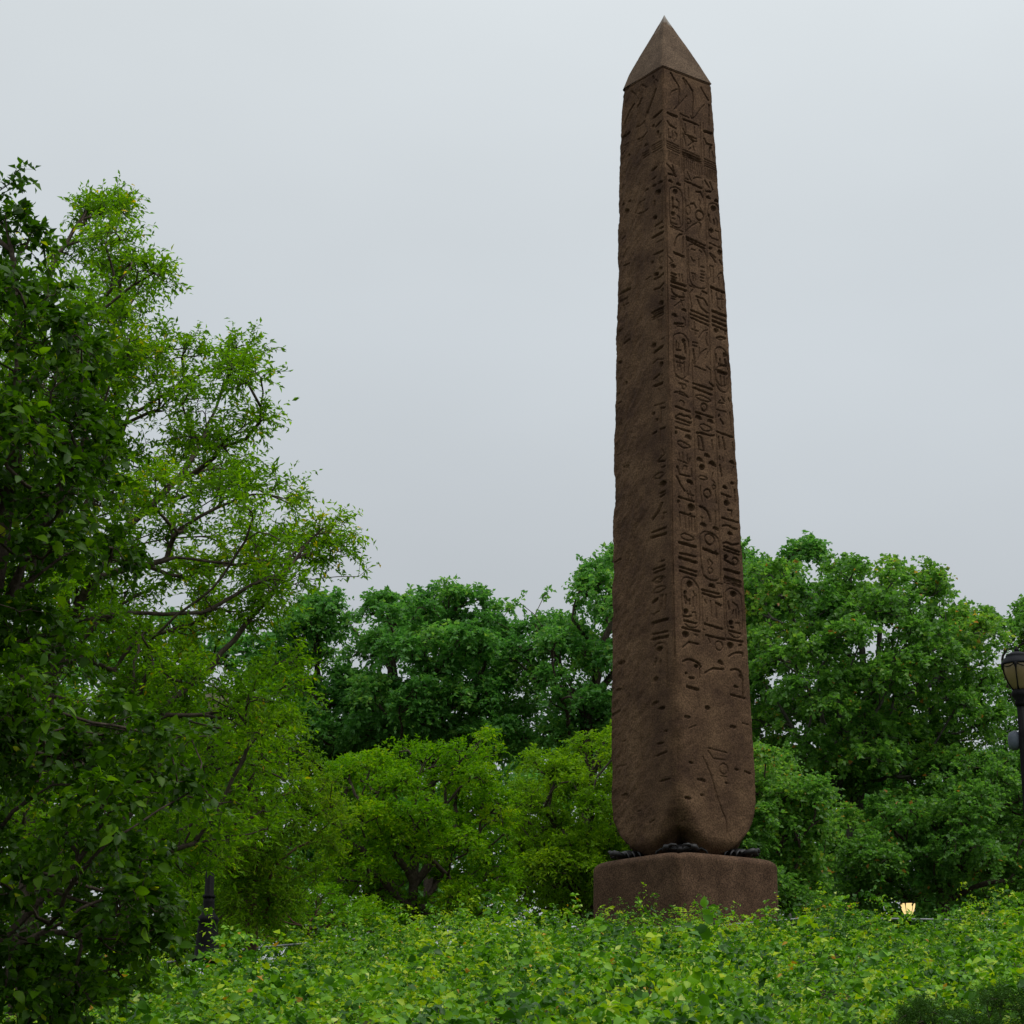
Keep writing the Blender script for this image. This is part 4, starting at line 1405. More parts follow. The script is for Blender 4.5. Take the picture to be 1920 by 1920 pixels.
def grow(roots, attr, r_tip, step, r, pull=.3, wob=.12, maxr=1.0, expo=.46):
    """roots: list of polylines (first is the trunk from the ground, others start near it). attractors joined greedily."""
    nodes, par, plen, tan = [], [], [], []
    chains = []
    for pl in roots:
        pl = [np.array(q, float) for q in pl]
        dense = [pl[0]]
        for a, b in zip(pl[:-1], pl[1:]):
            n = max(1, int(np.linalg.norm(b - a) / step))
            for s in range(1, n + 1):
                dense.append(a + (b - a) * s / n)
        ch = []
        if nodes:
            dd = np.linalg.norm(np.array(nodes) - dense[0], axis=1)
            p0 = int(dd.argmin())
            ch.append(p0)
        else:
            p0 = -1
        for k_, q in enumerate(dense):
            if p0 >= 0 and k_ == 0:
                continue
            if k_ > 0 or p0 < 0:
                qq = q + (r.normal(size=3) * wob * step * .6 if 0 < k_ < len(dense) - 1 else 0)
                nodes.append(qq)
                par.append(p0)
                plen.append(0 if p0 < 0 else plen[p0] + np.linalg.norm(qq - nodes[p0]))
                tan.append(unit(qq - nodes[p0]) if p0 >= 0 else np.array([0, 0, 1.]))
                p0 = len(nodes) - 1
                ch.append(p0)
        chains.append(ch)
    skip = 0
    NM = len(nodes) + 60 * len(attr)
    nd = np.zeros((NM, 3))
    pl_ = np.zeros(NM)
    n0 = len(nodes)
    nd[:n0] = nodes
    pl_[:n0] = plen
    tn = np.zeros((NM, 3))
    tn[:n0] = tan
    par = par + [0] * (NM - n0)
    par = np.array(par)
    cnt = n0
    lo = max(2, int(0.35 * len(chains[0])))      # nothing attaches to the bottom of the trunk
    ok = np.ones(NM, bool)
    ok[:lo] = False
    dmin = np.array([np.min(np.linalg.norm(nd[lo:n0] - a, axis=1)) for a in attr])
    order = np.argsort(dmin)
    tips = np.zeros(len(attr), int)
    for ai in order:
        a = attr[ai]
        d = nd[:cnt] - a
        dist = np.sqrt((d * d).sum(1))
        # prefer forking forward
        fw = -(d * tn[:cnt]).sum(1) / np.maximum(dist, 1e-6)
        cost = dist * (1.0 - .28 * fw) + pull * pl_[:cnt]
        cost[~ok[:cnt]] = 1e9
        j = int(cost.argmin())
        D = dist[j]
        n = max(2, int(D / step))
        c = nd[j] + tn[j] * D * .42
        t = np.linspace(0, 1, n + 1)[1:, None]
        P = (1 - t) ** 2 * nd[j] + 2 * t * (1 - t) * c + t * t * a
        P[:-1] += r.normal(size=(n - 1, 3)) * wob * min(step, D / n)
        prev = j
        ch = [j]
        for q in P:
            nd[cnt] = q
            par[cnt] = prev
            pl_[cnt] = pl_[prev] + np.linalg.norm(q - nd[prev])
            tn[cnt] = unit(q - nd[prev])
            prev = cnt
            ch.append(cnt)
            cnt += 1
        tips[ai] = prev
        chains.append(ch)
    w = np.zeros(cnt)
    w[tips] = 1
    for k in range(cnt - 1, 0, -1):
        if par[k] >= 0:
            w[par[k]] += w[k]
    rad = np.minimum(r_tip * np.maximum(w, 1) ** expo, maxr)
    out = []
    for ch in chains:
        idx = np.array(ch)
        rr = rad[idx].copy()
        if len(idx) > 1 and len(ch) and ch is not chains[0]:
            rr[0] = rr[1]
        out.append((nd[idx], rr))
    # flare at the root
    out[0][1][0] *= 1.5
    return out, nd[tips], tn[tips]


def inpoly(x, y, poly):
    ins = np.zeros(len(x), bool)
    dist = np.full(len(x), 1e9)
    P = np.array(poly, float)
    Q = np.roll(P, -1, 0)
    for (ax, ay), (bx, by) in zip(P, Q):
        if ay != by:
            ins ^= ((ay > y) != (by > y)) & (x < (bx - ax) * (y - ay) / (by - ay) + ax)
        vx, vy = bx - ax, by - ay
        t = np.clip(((x - ax) * vx + (y - ay) * vy) / max(vx * vx + vy * vy, 1e-9), 0, 1)
        dist = np.minimum(dist, np.hypot(x - ax - t * vx, y - ay - t * vy))
    return ins, dist


def crown_lobes(poly, d, r_px, n, thick, r):
    """clumps of a crown: centres spread through a volume whose front elevation is the given outline"""
    P = np.array(poly, float)
    lo, hi = P.min(0), P.max(0)
    res = []
    tries = 0
    while len(res) < n and tries < 60:
        tries += 1
        x = r.uniform(lo[0], hi[0], 400)
        y = r.uniform(lo[1], hi[1], 400)
        ins, ds = inpoly(x, y, poly)
        for a, b, i_, q in zip(x, y, ins, ds):
            if not i_:
                continue
            rp = r.uniform(*r_px)
            if q < rp * .8:
                rp = q / .8
                if rp < r_px[0] * .45:
                    continue
            T = thick * math.sqrt(min(1, q / (2.2 * r_px[1])))
            dd = d + T * r.uniform(-1, 1)
            c = at(a, b, dd)
            rm = rp * d / FPX
            if any(np.linalg.norm(c - o_[0]) < .62 * (rm + o_[1]) for o_ in res):
                continue
            res.append((c, rm))
            if len(res) >= n:
                break
    return res


def add_tree(name, label, cat, poly, d, base_px, mat, bark, seed, n_lobe=40, r_px=(30, 60), thick=3.0, n_tip=500, tw=4, twl=.45, nl=9, leaf=(.12, .085), trunk=None, roots=None, step=.35, r_tip=.008, spread=.8, droop=.25, twig_tubes=False, group=None, flat=.75, fine=False, as_parts=0, maxr=.35, up=.35, tbias=0.0, expo=.46, shell=.45, wob=.12):
    r = np.random.default_rng(seed)
    lob = crown_lobes(poly, d, r_px, n_lobe, thick, r)
    Cc = np.array([c for c, _ in lob])
    Rr = np.array([q for _, q in lob])
    bx = (base_px - 960) / FPX * (d * cp + .8)
    bz = float(ground(bx, d))
    w = Rr ** 2
    ci = r.choice(len(Cc), n_tip, p=w / w.sum())
    dr = unit(r.normal(size=(n_tip, 3)))
    dr[:, 2] = np.where(dr[:, 2] < -.35, -dr[:, 2], dr[:, 2])
    rr = Rr[ci] * (shell + (1 - shell) * r.random(n_tip)) 
    A = Cc[ci] + dr * rr[:, None] * np.array([1, 1, flat])
    A[:, 2] = np.maximum(A[:, 2], ground(A[:, 0], A[:, 1]) + .15)
    if roots is None:
        cc = np.average(Cc, axis=0, weights=w)
        zt = Cc[:, 2].min() * .55 + cc[2] * .45
        top = Cc[:, 2].max() - .4
        f = np.array([cc[0] * .35 + bx * .65, cc[1] * .3 + d * .7, max(zt, bz + 1.0)])
        roots = [[(bx, d, bz - .15), (bx * .9 + f[0] * .1, d, bz + (f[2] - bz) * .5), tuple(f), (cc[0], cc[1], (f[2] + top) / 2)]]
        ww = Cc[:, 0].max() - Cc[:, 0].min()
        for s in (-1, 1):
            roots.append([tuple(f), (f[0] + s * ww * .15, f[1] + s * .6, f[2] + (top - f[2]) * .3), (f[0] + s * ww * .27, f[1] + s * 1.2, f[2] + (top - f[2]) * .55)])
    ch, tips, tn = grow(roots, A, r_tip, step, r, maxr=maxr, expo=expo, wob=wob)
    t = empty(name, (bx, d, bz), label, cat, group)
    V, F = tubes_np(ch, 5 if d < 70 else 4)
    mesh_np('trunk', V, F, bark, t, smooth=True)
    O = unit(dr * .7 + tn * .6 + np.array([0, 0, up]))
    a, m_, e_ = twigs(A, O, tw, twl, nl, spread, droop, r)
    nt_ = len(a)
    if twig_tubes:
        tt = np.linspace(0, .95, 3)
        P = np.stack([bez(a, m_, e_, np.full(nt_, q)) for q in tt], 1)
        rad = np.array([r_tip * .7, r_tip * .5, r_tip * .3])
        V, F = tubes_np([(P[k], rad) for k in range(0, nt_, 2)], 3)
        mesh_np('twigs', V, F, bark, t, smooth=True)['kind'] = 'stuff'
    tl = .18 + .82 * (np.arange(nl) + .5)[None] / nl + r.normal(size=(nt_, nl)) * .03
    tl = np.clip(tl, .05, 1.0)
    P = np.stack([bez(a, m_, e_, tl[:, k]) for k in range(nl)], 1)
    T = np.repeat(unit(e_ - a)[:, None], nl, 1)
    side = unit(np.cross(T, np.array([0, 0, 1.])) + 1e-6)
    alt = np.where(np.arange(nl) % 2 == 0, 1., -1.)[None, :, None]
    D = unit(T * .5 + side * alt * .65 + r.normal(size=P.shape) * .5 + np.array([0, 0, -.15]))
    Nn = unit(np.array([0, 0, 1.]) + r.normal(size=P.shape) * .7 + T * .2)
    P, D, Nn = P.reshape(-1, 3), D.reshape(-1, 3), Nn.reshape(-1, 3)
    n = len(P)
    Ls = leaf[0] * (.6 + .7 * r.random(n))
    Wd = Ls * leaf[1] / leaf[0] * (.8 + .4 * r.random(n))
    # hue differs from clump to clump and from leaf to leaf
    lobe_t = r.normal(size=len(Cc))[ci] * .13
    ti = np.clip(.42 + tbias + np.repeat(lobe_t, tw * nl) + r.normal(size=n) * .17, 0, .985)
    ti = np.where(r.random(n) < .006, 1.0, ti)
    if as_parts:
        # the leaves that show largest: in the frame, on the side of the crown towards the viewer
        u = P[:, 0] / (P[:, 1] * cp + (P[:, 2] - CAMZ) * sp) * FPX + 960
        vis = (u > 6) & (u < 1900) & (P[:, 2] > bz + .5)
        score = P[:, 1] + (~vis) * 1e3 - 3.0 * Ls / leaf[0]
        idx = np.argsort(score)[:as_parts]
        rest = np.ones(n, bool)
        rest[idx] = False
        protos = []
        for q in range(6):
            v_, f_, t_ = leaf_quads(np.zeros((1, 3)), np.array([[0, 1., 0]]), np.array([[0, 0, 1.]]), np.array([1.]), np.array([leaf[1] / leaf[0] * (.85 + .06 * q)]), np.array([.2 + .12 * q]), True, curl=.08 + .04 * q)
            oo = mesh_np('leaf', v_, f_, mat, t, smooth=True, tint=t_, local=False)
            protos.append(oo)
        for q, k in enumerate(idx):
            if q < 6:
                oo = protos[q]
            else:
                oo = protos[q % 6].copy()
                C.objects.link(oo)
                oo.parent = t
            y_ = D[k]
            z_ = Nn[k] - y_ * (Nn[k] @ y_)
            z_ /= np.linalg.norm(z_)
            x_ = np.cross(y_, z_)
            s = Ls[k] * 1.12
            M4 = Matrix([[x_[0] * s, y_[0] * s, z_[0] * s, P[k, 0] - bx], [x_[1] * s, y_[1] * s, z_[1] * s, P[k, 1] - d], [x_[2] * s, y_[2] * s, z_[2] * s, P[k, 2] - bz], [0, 0, 0, 1]])
            oo.matrix_local = M4
        P, D, Nn, Ls, Wd, ti = P[rest], D[rest], Nn[rest], Ls[rest], Wd[rest], ti[rest]
    if fine:
        nr_ = P[:, 1] < d + .1
        V, F, tt = leaf_quads(P[nr_], D[nr_], Nn[nr_], Ls[nr_], Wd[nr_], ti[nr_], True, lite=True)
        V2_, F2_, t2_ = leaf_quads(P[~nr_], D[~nr_], Nn[~nr_], Ls[~nr_], Wd[~nr_], ti[~nr_], False)
        F, V, tt = np.vstack([F, F2_ + len(V)]), np.vstack([V, V2_]), np.concatenate([tt, t2_])
    else:
        V, F, tt = leaf_quads(P, D, Nn, Ls, Wd, ti, fine)
    o = mesh_np('leaves' if as_parts else 'crown', V, F, mat, t, smooth=fine, tint=tt)
    o['kind'] = 'stuff'
    return t


# big fine-leaved tree at left, seen branch by branch
pB = [(92, 288), (160, 300), (175, 345), (215, 372), (295, 405), (290, 440), (230, 465), (310, 500), (335, 580), (325, 615), (355, 630), (440, 620), (520, 650), (525, 718), (470, 745), (515, 770), (612, 795), (615, 868), (560, 925), (635, 965), (665, 1010), (700, 1055), (680, 1105), (590, 1115), (530, 1190), (590, 1250), (550, 1330), (570, 1400), (540, 1500), (480, 1640), (400, 1690), (330, 1660), (150, 1700), (-60, 1600), (-150, 1000), (-80, 600), (40, 480), (90, 430), (110, 380)]
dB = 27.0


def px(*q):
    return [tuple(at(a, b, dd)) for a, b, dd in q]


gB = at(60, 1500, dB)
rB = [[(gB[0], dB, float(ground(gB[0], dB)) - .1)] + px((62, 1600, dB), (80, 1300, dB), (130, 1170, dB - .3)),
      px((130, 1170, dB - .3), (170, 1085, dB - .7), (330, 1045, dB - 1.3), (430, 1055, dB - 1.2)),
      px((130, 1170, dB - .3), (60, 900, dB + .4), (75, 700, dB + .5), (98, 470, dB + .3)),
      px((130, 1170, dB - .3), (220, 1010, dB), (330, 900, dB + .2), (470, 850, dB + .5)),
      px((100, 1230, dB - .1), (160, 950, dB + .8), (240, 780, dB + 1.2), (380, 700, dB + 1.3)),
      px((80, 1300, dB), (190, 1330, dB - .9), (330, 1420, dB - 1.6), (400, 1500, dB - 1.8)),
      px((130, 1170, dB - .3), (240, 1150, dB - .6), (380, 1150, dB - .9), (470, 1100, dB - .8), (540, 1070, dB - .6)),
      px((60, 900, dB + .4), (140, 620, dB + .2), (230, 520, dB))]
add_tree('fine_leaved_tree', 'tall airy tree at left with dark layered branches and small leaves against the sky', 'tree', pB, dB, 60, m_lB, m_bark, 11, n_lobe=300, r_px=(26, 44), thick=2.6, n_tip=2050, tw=5, twl=.40, nl=9, leaf=(.094, .036), wob=.06, roots=rB, step=.22, r_tip=.0065, spread=.75, droop=.1, twig_tubes=True, flat=.7, maxr=.2, expo=.44, up=.25)

# near broad-leaved tree at the far left
pA = [(-420, 360), (-250, 310), (-90, 325), (15, 335), (55, 385), (88, 440), (80, 470), (125, 560), (185, 640), (195, 700), (190, 770), (235, 830), (215, 900), (260, 990), (250, 1080), (160, 1130), (120, 1200), (180, 1300), (330, 1350), (440, 1400), (400, 1470), (360, 1520), (320, 1600), (345, 1690), (330, 1760), (240, 1790), (180, 1850), (120, 1990), (-120, 1990), (-400, 1850), (-480, 1000)]
pA = pA[:-6] + [(330, 1790), (220, 1900), (130, 1990), (-120, 1990), (-400, 1850), (-480, 1000)]
dA = 15.0
gA = at(-70, 1900, dA)
rA = [[(gA[0], dA, float(ground(gA[0], dA)) - .1)] + px((-60, 1850, dA), (-40, 1500, dA), (-20, 1200, dA)),
      px((-20, 1200, dA), (20, 900, dA), (40, 620, dA + .1), (10, 400, dA)),
      px((-30, 1350, dA), (90, 1330, dA - .3), (260, 1370, dA - .5), (400, 1380, dA - .5)),
      px((-50, 1650, dA), (80, 1640, dA - .3), (220, 1680, dA - .4)),
      px((-20, 1200, dA), (70, 1000, dA - .2), (150, 850, dA - .2))]
add_tree('broad_leaved_tree', 'nearest tree with big oval dark green leaves down the left edge', 'tree', pA, dA, -70, m_lA, m_bark, 23, n_lobe=240, r_px=(40, 75), thick=1.3, n_tip=1500, tw=4, twl=.28, nl=8, leaf=(.084, .05), roots=rA, step=.16, r_tip=.0045, spread=.7, droop=.3, twig_tubes=True, flat=.7, fine=True, as_parts=300, maxr=.12, up=.15)

# olive small tree and shrub behind the left lamp
add_tree('small_olive_tree', 'small olive green tree with fine reddish twigs behind the left lamp', 'tree', [(400, 1330), (470, 1290), (555, 1330), (570, 1410), (640, 1455), (655, 1560), (615, 1650), (560, 1750), (440, 1790), (345, 1770), (330, 1620), (320, 1480)], 37, 470, m_lC, m_bark_r, 31, n_lobe=70, r_px=(28, 48), thick=1.6, n_tip=620, tw=6, twl=.34, nl=9, leaf=(.092, .036), step=.22, r_tip=.006, twig_tubes=True, maxr=.12)
add_tree('rounded_shrub', 'bright rounded shrub on the crest right of the left lamp', 'shrub', [(420, 1730), (480, 1680), (560, 1655), (680, 1680), (745, 1700), (745, 1770), (640, 1800), (420, 1810)], 42.5, 580, m_lE, m_bark_r, 32, n_lobe=26, r_px=(22, 38), thick=1.0, n_tip=300, tw=5, twl=.25, nl=9, leaf=(.075, .03), step=.2, r_tip=.006, maxr=.06)

add_tree('background_tree', 'blue green tree seen through the branches of the big left tree', 'tree', [(20, 1260), (120, 1170), (230, 1130), (380, 1150), (500, 1200), (520, 1470), (20, 1480)], 68, 300, m_lD, m_bark, 40, n_lobe=52, r_px=(30, 52), thick=3.5, n_tip=480, tw=5, twl=.6, nl=9, leaf=(.20, .14), step=.6, r_tip=.014, maxr=.18, group='row of trees beyond the obelisk', tbias=-.05)
# trees across the lawn, left of the obelisk
DG = 'row of trees beyond the obelisk'
add_tree('background_tree', 'blue green tree with a ragged gappy top, just right of the big left tree', 'tree', [(470, 1260), (540, 1150), (600, 1110), (645, 1130), (652, 1185), (640, 1230), (600, 1250), (660, 1260), (740, 1300), (760, 1420), (640, 1480), (480, 1470)], 77, 640, m_lD, m_bark, 41, n_lobe=50, r_px=(24, 46), thick=3.5, n_tip=950, tw=5, twl=.6, nl=9, leaf=(.17, .11), step=.6, r_tip=.014, maxr=.18, group=DG)
add_tree('background_tree', 'widest blue green tree in the middle, under the pale gap in the treetops', 'tree', [(645, 1290), (650, 1140), (700, 1120), (722, 1075), (760, 1090), (800, 1105), (870, 1100), (930, 1130), (1010, 1130), (1010, 1250), (990, 1420), (900, 1450), (700, 1450), (650, 1400)], 75, 800, m_lD, m_bark, 42, n_lobe=85, r_px=(19, 50), thick=4, n_tip=1250, tw=5, twl=.6, nl=9, leaf=(.18, .12), step=.6, r_tip=.014, maxr=.2, group=DG, tbias=.05)
add_tree('background_tree', 'blue green tree rising behind the left edge of the obelisk', 'tree', [(940, 1170), (985, 1115), (1015, 1095), (1045, 1125), (1050, 1080), (1100, 1065), (1150, 1040), (1260, 1030), (1290, 1200), (1280, 1430), (960, 1440)], 73, 1090, m_lD, m_bark, 43, n_lobe=70, r_px=(19, 48), thick=4, n_tip=1150, tw=5, twl=.6, nl=9, leaf=(.17, .11), step=.6, r_tip=.014, maxr=.2, group=DG, tbias=.08)
add_tree('background_tree', 'bright green round tree in the middle distance left of the obelisk', 'tree', [(590, 1480), (640, 1430), (700, 1410), (760, 1370), (830, 1395), (925, 1375), (955, 1450), (960, 1600), (950, 1745), (700, 1745), (600, 1700)], 56, 775, m_lE, m_bark, 44, n_lobe=85, r_px=(28, 52), thick=3.2, n_tip=1150, tw=5, twl=.47, nl=9, leaf=(.12, .06), step=.4, r_tip=.011, maxr=.14)
add_tree('background_tree', 'soft yellow green tree between the bright round tree and the obelisk', 'tree', [(945, 1440), (1010, 1395), (1080, 1390), (1145, 1370), (1250, 1390), (1270, 1740), (950, 1745)], 61, 1100, m_lF, m_bark, 45, n_lobe=75, r_px=(28, 52), thick=3.2, n_tip=1200, tw=5, twl=.48, nl=9, leaf=(.13, .065), step=.4, r_tip=.011, maxr=.14, tbias=.05)
# right of the obelisk
pG = [(1385, 1080), (1440, 1045), (1500, 1070), (1550, 1045), (1610, 1060), (1645, 1018), (1682, 1035), (1700, 1085), (1738, 1055), (1775, 1090), (1790, 1125), (1840, 1140), (1888, 1170), (1880, 1300), (1900, 1420), (1880, 1500), (1700, 1540), (1500, 1500), (1370, 1440)]
dG = 58
gG = at(1590, 1650, dG)
rG = [[(gG[0], dG, float(ground(gG[0], dG)) - .1)] + px((1600, 1600, dG), (1606, 1480, dG), (1608, 1430, dG), (1640, 1330, dG), (1650, 1180, dG)),
      px((1606, 1440, dG), (1590, 1380, dG - .5), (1565, 1300, dG - .8), (1500, 1200, dG - 1)),
      px((1608, 1430, dG), (1680, 1330, dG + .8), (1760, 1270, dG + 1.5)),
      px((1640, 1330, dG), (1612, 1220, dG - .6), (1600, 1120, dG - .5)),
      px((1606, 1460, dG), (1540, 1420, dG + 1), (1460, 1350, dG + 1.6))]
add_tree('maple_tree', 'largest green tree right of the obelisk, its forked trunk showing through the leaves', 'tree', pG, dG, 1600, m_lG, m_bark_g, 51, n_lobe=190, r_px=(20, 52), thick=4, n_tip=2050, tw=5, twl=.47, nl=9, leaf=(.135, .11), roots=rG, step=.4, r_tip=.010, maxr=.26)
add_tree('background_tree', 'dark green treetop peeping over the big tree right against the obelisk', 'tree', [(1330, 1010), (1400, 985), (1425, 1010), (1500, 1000), (1538, 1030), (1535, 1110), (1480, 1200), (1330, 1200)], 74, 1420, m_lD, m_bark, 52, n_lobe=22, r_px=(24, 42), thick=3, n_tip=450, tw=5, twl=.55, nl=9, leaf=(.17, .12), step=.6, r_tip=.014, maxr=.18, group=DG)
add_tree('background_tree', 'tree cut off by the right edge, behind the amber lamp', 'tree', [(1870, 1230), (1888, 1165), (1910, 1135), (1990, 1100), (2090, 1200), (2090, 1500), (1930, 1560), (1870, 1500)], 63, 1985, m_lG, m_bark, 53, n_lobe=55, r_px=(26, 46), thick=3, n_tip=800, tw=5, twl=.45, nl=9, leaf=(.12, .10), step=.4, r_tip=.010, maxr=.25)
add_tree('background_tree', 'bright tree with dense small leaves hugging the lower right side of the obelisk', 'tree', [(1310, 1480), (1390, 1400), (1440, 1385), (1500, 1450), (1560, 1480), (1590, 1560), (1560, 1720), (1310, 1740)], 51, 1440, m_lG, m_bark, 54, n_lobe=60, r_px=(26, 48), thick=2.4, n_tip=950, tw=5, twl=.4, nl=9, leaf=(.11, .085), step=.35, r_tip=.009, maxr=.16, tbias=.12)
pK = [(1560, 1530), (1640, 1490), (1720, 1500), (1800, 1430), (1900, 1400), (1990, 1420), (1990, 1690), (1860, 1710), (1700, 1700), (1580, 1710)]
dK = 55
gK = at(1760, 1700, dK)
rK = [[(gK[0], dK, float(ground(gK[0], dK)) - .1)] + px((1770, 1690, dK), (1795, 1600, dK), (1830, 1500, dK)),
      px((1795, 1600, dK), (1850, 1540, dK + 1), (1930, 1480, dK + 1.5)),
      px((1775, 1680, dK), (1860, 1655, dK - .6), (1950, 1650, dK - .8)),
      px((1780, 1660, dK), (1700, 1600, dK), (1640, 1560, dK - .5))]
add_tree('background_tree', 'low dark spreading tree with leaning branches at lower right, behind the small lit lamp', 'tree', pK, dK, 1760, m_lG, m_bark, 55, n_lobe=80, r_px=(28, 50), thick=3, n_tip=1000, tw=5, twl=.45, nl=9, leaf=(.115, .09), roots=rK, step=.4, r_tip=.010, maxr=.2, tbias=-.08)
add_tree('background_tree', 'dark green tree at lower left filling the gap behind the two near trees', 'tree', [(90, 1380), (200, 1290), (330, 1300), (420, 1420), (430, 1600), (400, 1800), (60, 1830)], 48, 230, m_lC, m_bark, 56, n_lobe=60, r_px=(30, 52), thick=2.5, n_tip=520, tw=5, twl=.42, nl=9, leaf=(.13, .08), step=.4, r_tip=.010, maxr=.16, tbias=-.3)
add_tree('background_tree', 'dark green tree behind the nearest broad leaved tree at the left edge', 'tree', [(-160, 1300), (-40, 1180), (80, 1200), (150, 1380), (150, 1840), (-180, 1860)], 46, -10, m_lC, m_bark, 57, n_lobe=60, r_px=(32, 56), thick=2.5, n_tip=560, tw=5, twl=.45, nl=9, leaf=(.13, .085), step=.4, r_tip=.010, maxr=.16, tbias=-.3)
add_tree('rounded_shrub', 'dark low shrub behind the left lamp and the visible length of rail', 'shrub', [(180, 1700), (300, 1640), (400, 1650), (470, 1700), (460, 1830), (180, 1850)], 43.5, 330, m_lC, m_bark_r, 33, n_lobe=30, r_px=(22, 38), thick=.9, n_tip=300, tw=5, twl=.25, nl=9, leaf=(.08, .045), step=.2, r_tip=.006, maxr=.06, tbias=-.15)
# trees further off that close the gaps under the crowns
for k, (x0, x1, y0, dd, cx) in enumerate([(230, 560, 1370, 92, 400), (520, 900, 1370, 96, 700), (860, 1260, 1380, 94, 1060), (1230, 1560, 1380, 93, 1400), (1500, 1780, 1440, 97, 1640), (1720, 2060, 1440, 92, 1890)]):
    xm = (x0 + x1) / 2
    add_tree('far_tree', ['far dark tree behind the left lamp', 'far dark tree behind the bright round tree left of the obelisk', 'far dark tree behind the soft yellow green tree and the obelisk', 'far dark tree behind the bright dense tree at the right side of the pedestal', 'far dark tree in the gap behind the small lit lamp', 'far dark tree behind the right hand lamp post'][k], 'tree', [(x0, y0 + 120), (xm - 60, y0), (xm + 70, y0 - 10), (x1, y0 + 110), (x1, 1790), (x0, 1790)], dd, cx, m_lD, m_bark, 60 + k, n_lobe=50, r_px=(36, 64), thick=4, n_tip=420, tw=4, twl=1.0, nl=7, leaf=(.40, .30), step=1.0, r_tip=.02, maxr=.4, group='far trees closing the park')

# ================================================================ vines covering the bank
r = np.random.default_rng(77)


def px_x(q, d, z=4.5):
    return (q - 960) / FPX * (d * cp + (z - CAMZ) * sp)


bumps = []
for bx_, by_, dd, wx in [(1275, 1682, 39.5, .20), (1262, 1700, 39.3, .5), (1405, 1692, 39.6, .16), (1440, 1712, 39.6, .5), (1790, 1690, 40, .35), (1780, 1705, 40, .8), (1905, 1672, 40, .5), (1960, 1650, 40, 1.0), (1190, 1722, 39, .35), (1430, 1702, 40.5, .25), (1520, 1708, 40, .12), (700, 1735, 41, .5), (860, 1742, 41, .4), (1040, 1722, 40.5, .5), (1100, 1712, 40, .3), (560, 1758, 41, .6), (1850, 1705, 38, .4)]:
    q = at(bx_, by_, dd)
    bumps.append((q[0], dd, q[2], wx))


def canopy(x, y):
    """height of the vine mass above the soil"""
    h = .10 + 2.6 * np.clip(vn.fbm(x * .95 + 3, y * .55 + 8, 1.1, 3) - .46, 0, 1) + .9 * (vn.fbm(x * 2.1, y * 1.5, 5.1, 2) - .45)
    return np.maximum(h, .06) + .12


def run_strip(n, yr, nl, ln, leaf, name, fine, dens=None, seed=0):
    r = np.random.default_rng(seed)
    y = yr[0] + (yr[1] - yr[0]) * r.random(n) ** .85
    x = (r.random(n) * 2 - 1) * (.262 * y + 2.8)
    g = ground(x, y)
    lampgap = np.exp(-((x - px_x(1701, 40)) / .55) ** 2) * (y > 35)
    z = g + canopy(x, y) * (1 - .8 * lampgap) * (.08 + .92 * r.random(n) ** .75)
    for qx, qy, qz, wx in bumps:
        wgt = np.exp(-((x - qx) / wx) ** 2 - ((y - qy) / max(.6, wx)) ** 2)
        z = np.maximum(z, g + (qz - .12 - g) * wgt * (.25 + .75 * r.random(n)))
    A = np.stack([x, y, z], 1)
    # keep the lamp bases and the pedestal clear
    hd = r.uniform(0, 2 * PI, n)
    el = r.normal(.35, .55, n)
    shoot = (r.random(n) < .07) & (lampgap < .1)
    el = np.where(shoot, r.normal(1.15, .25, n), el)
    D = np.stack([np.cos(hd) * np.cos(el), np.sin(hd) * np.cos(el), np.sin(el)], 1)
    l = ln * (np.where(shoot, 1.5, .5) + r.random(n))[:, None]
    E_ = A + D * l + np.array([0, 0, -.25]) * l
    M_ = A + D * l * .5 + np.array([0, 0, .12]) * l
    tl = np.clip((np.arange(nl) + .6)[None] / nl + r.normal(size=(n, nl)) * .05, 0, 1)
    P = np.stack([bez(A, M_, E_, tl[:, k]) for k in range(nl)], 1)
    T = np.repeat(unit(E_ - A)[:, None], nl, 1)
    side = unit(np.cross(T, np.array([0, 0, 1.])) + 1e-6)
    alt = np.where(np.arange(nl) % 2 == 0, 1., -1.)[None, :, None]
    Dl = unit(T * .5 + side * alt + r.normal(size=P.shape) * .4 + np.array([0, 0, -.25]))
    Nn = unit(np.array([0, -.25, 1.]) + r.normal(size=P.shape) * .8)
    P, Dl, Nn = P.reshape(-1, 3), Dl.reshape(-1, 3), Nn.reshape(-1, 3)
    patch = np.repeat(vn.fbm(x * .9 + 31, y * .5 + 2, 4.4, 3), nl)
    kp = vn.fbm(x * .8 + 51, y * .4 + 12, 6.4, 2) + r.normal(size=n) * .10
    kind = np.repeat(np.clip((kp - .5) * 2.4 + .5, 0, 1), nl)
    m = len(P)
    Ls = leaf * (.55 + .7 * r.random(m)) * (.70 + .75 * kind)
    Wd = Ls * (.38 + .42 * kind)
    ti = np.clip(.42 + (patch - .5) * 1.9 + np.repeat(r.normal(size=n) * .26, nl) + r.normal(size=m) * .17, 0, .95)
    sp_ = r.random(m)
    ti = np.where(sp_ < .006, .975, ti)
    ti = np.where((sp_ > .975) & (patch > .42), 1.0, ti)
    V, F, tt = leaf_quads(P, Dl, Nn, Ls, Wd, ti, fine, curl=.2, lite=True)
    o = mesh_np(name, V, F, m_lV, None, tint=tt)
    return o, (A, M_, E_)


o1, _ = run_strip(4100, (14.5, 24), 11, .34, .072, 'vine_ground_cover', True, seed=1)
tag(o1, 'tangle of large green vine leaves along the bottom of the picture', 'ground cover', kind='stuff')
o2, (a, m_, e_) = run_strip(14300, (23, 43.2), 11, .32, .078, 'vine_ground_cover', False, seed=2)
tag(o2, 'light green vines covering the bank up to its crest below the pedestal', 'ground cover', kind='stuff')

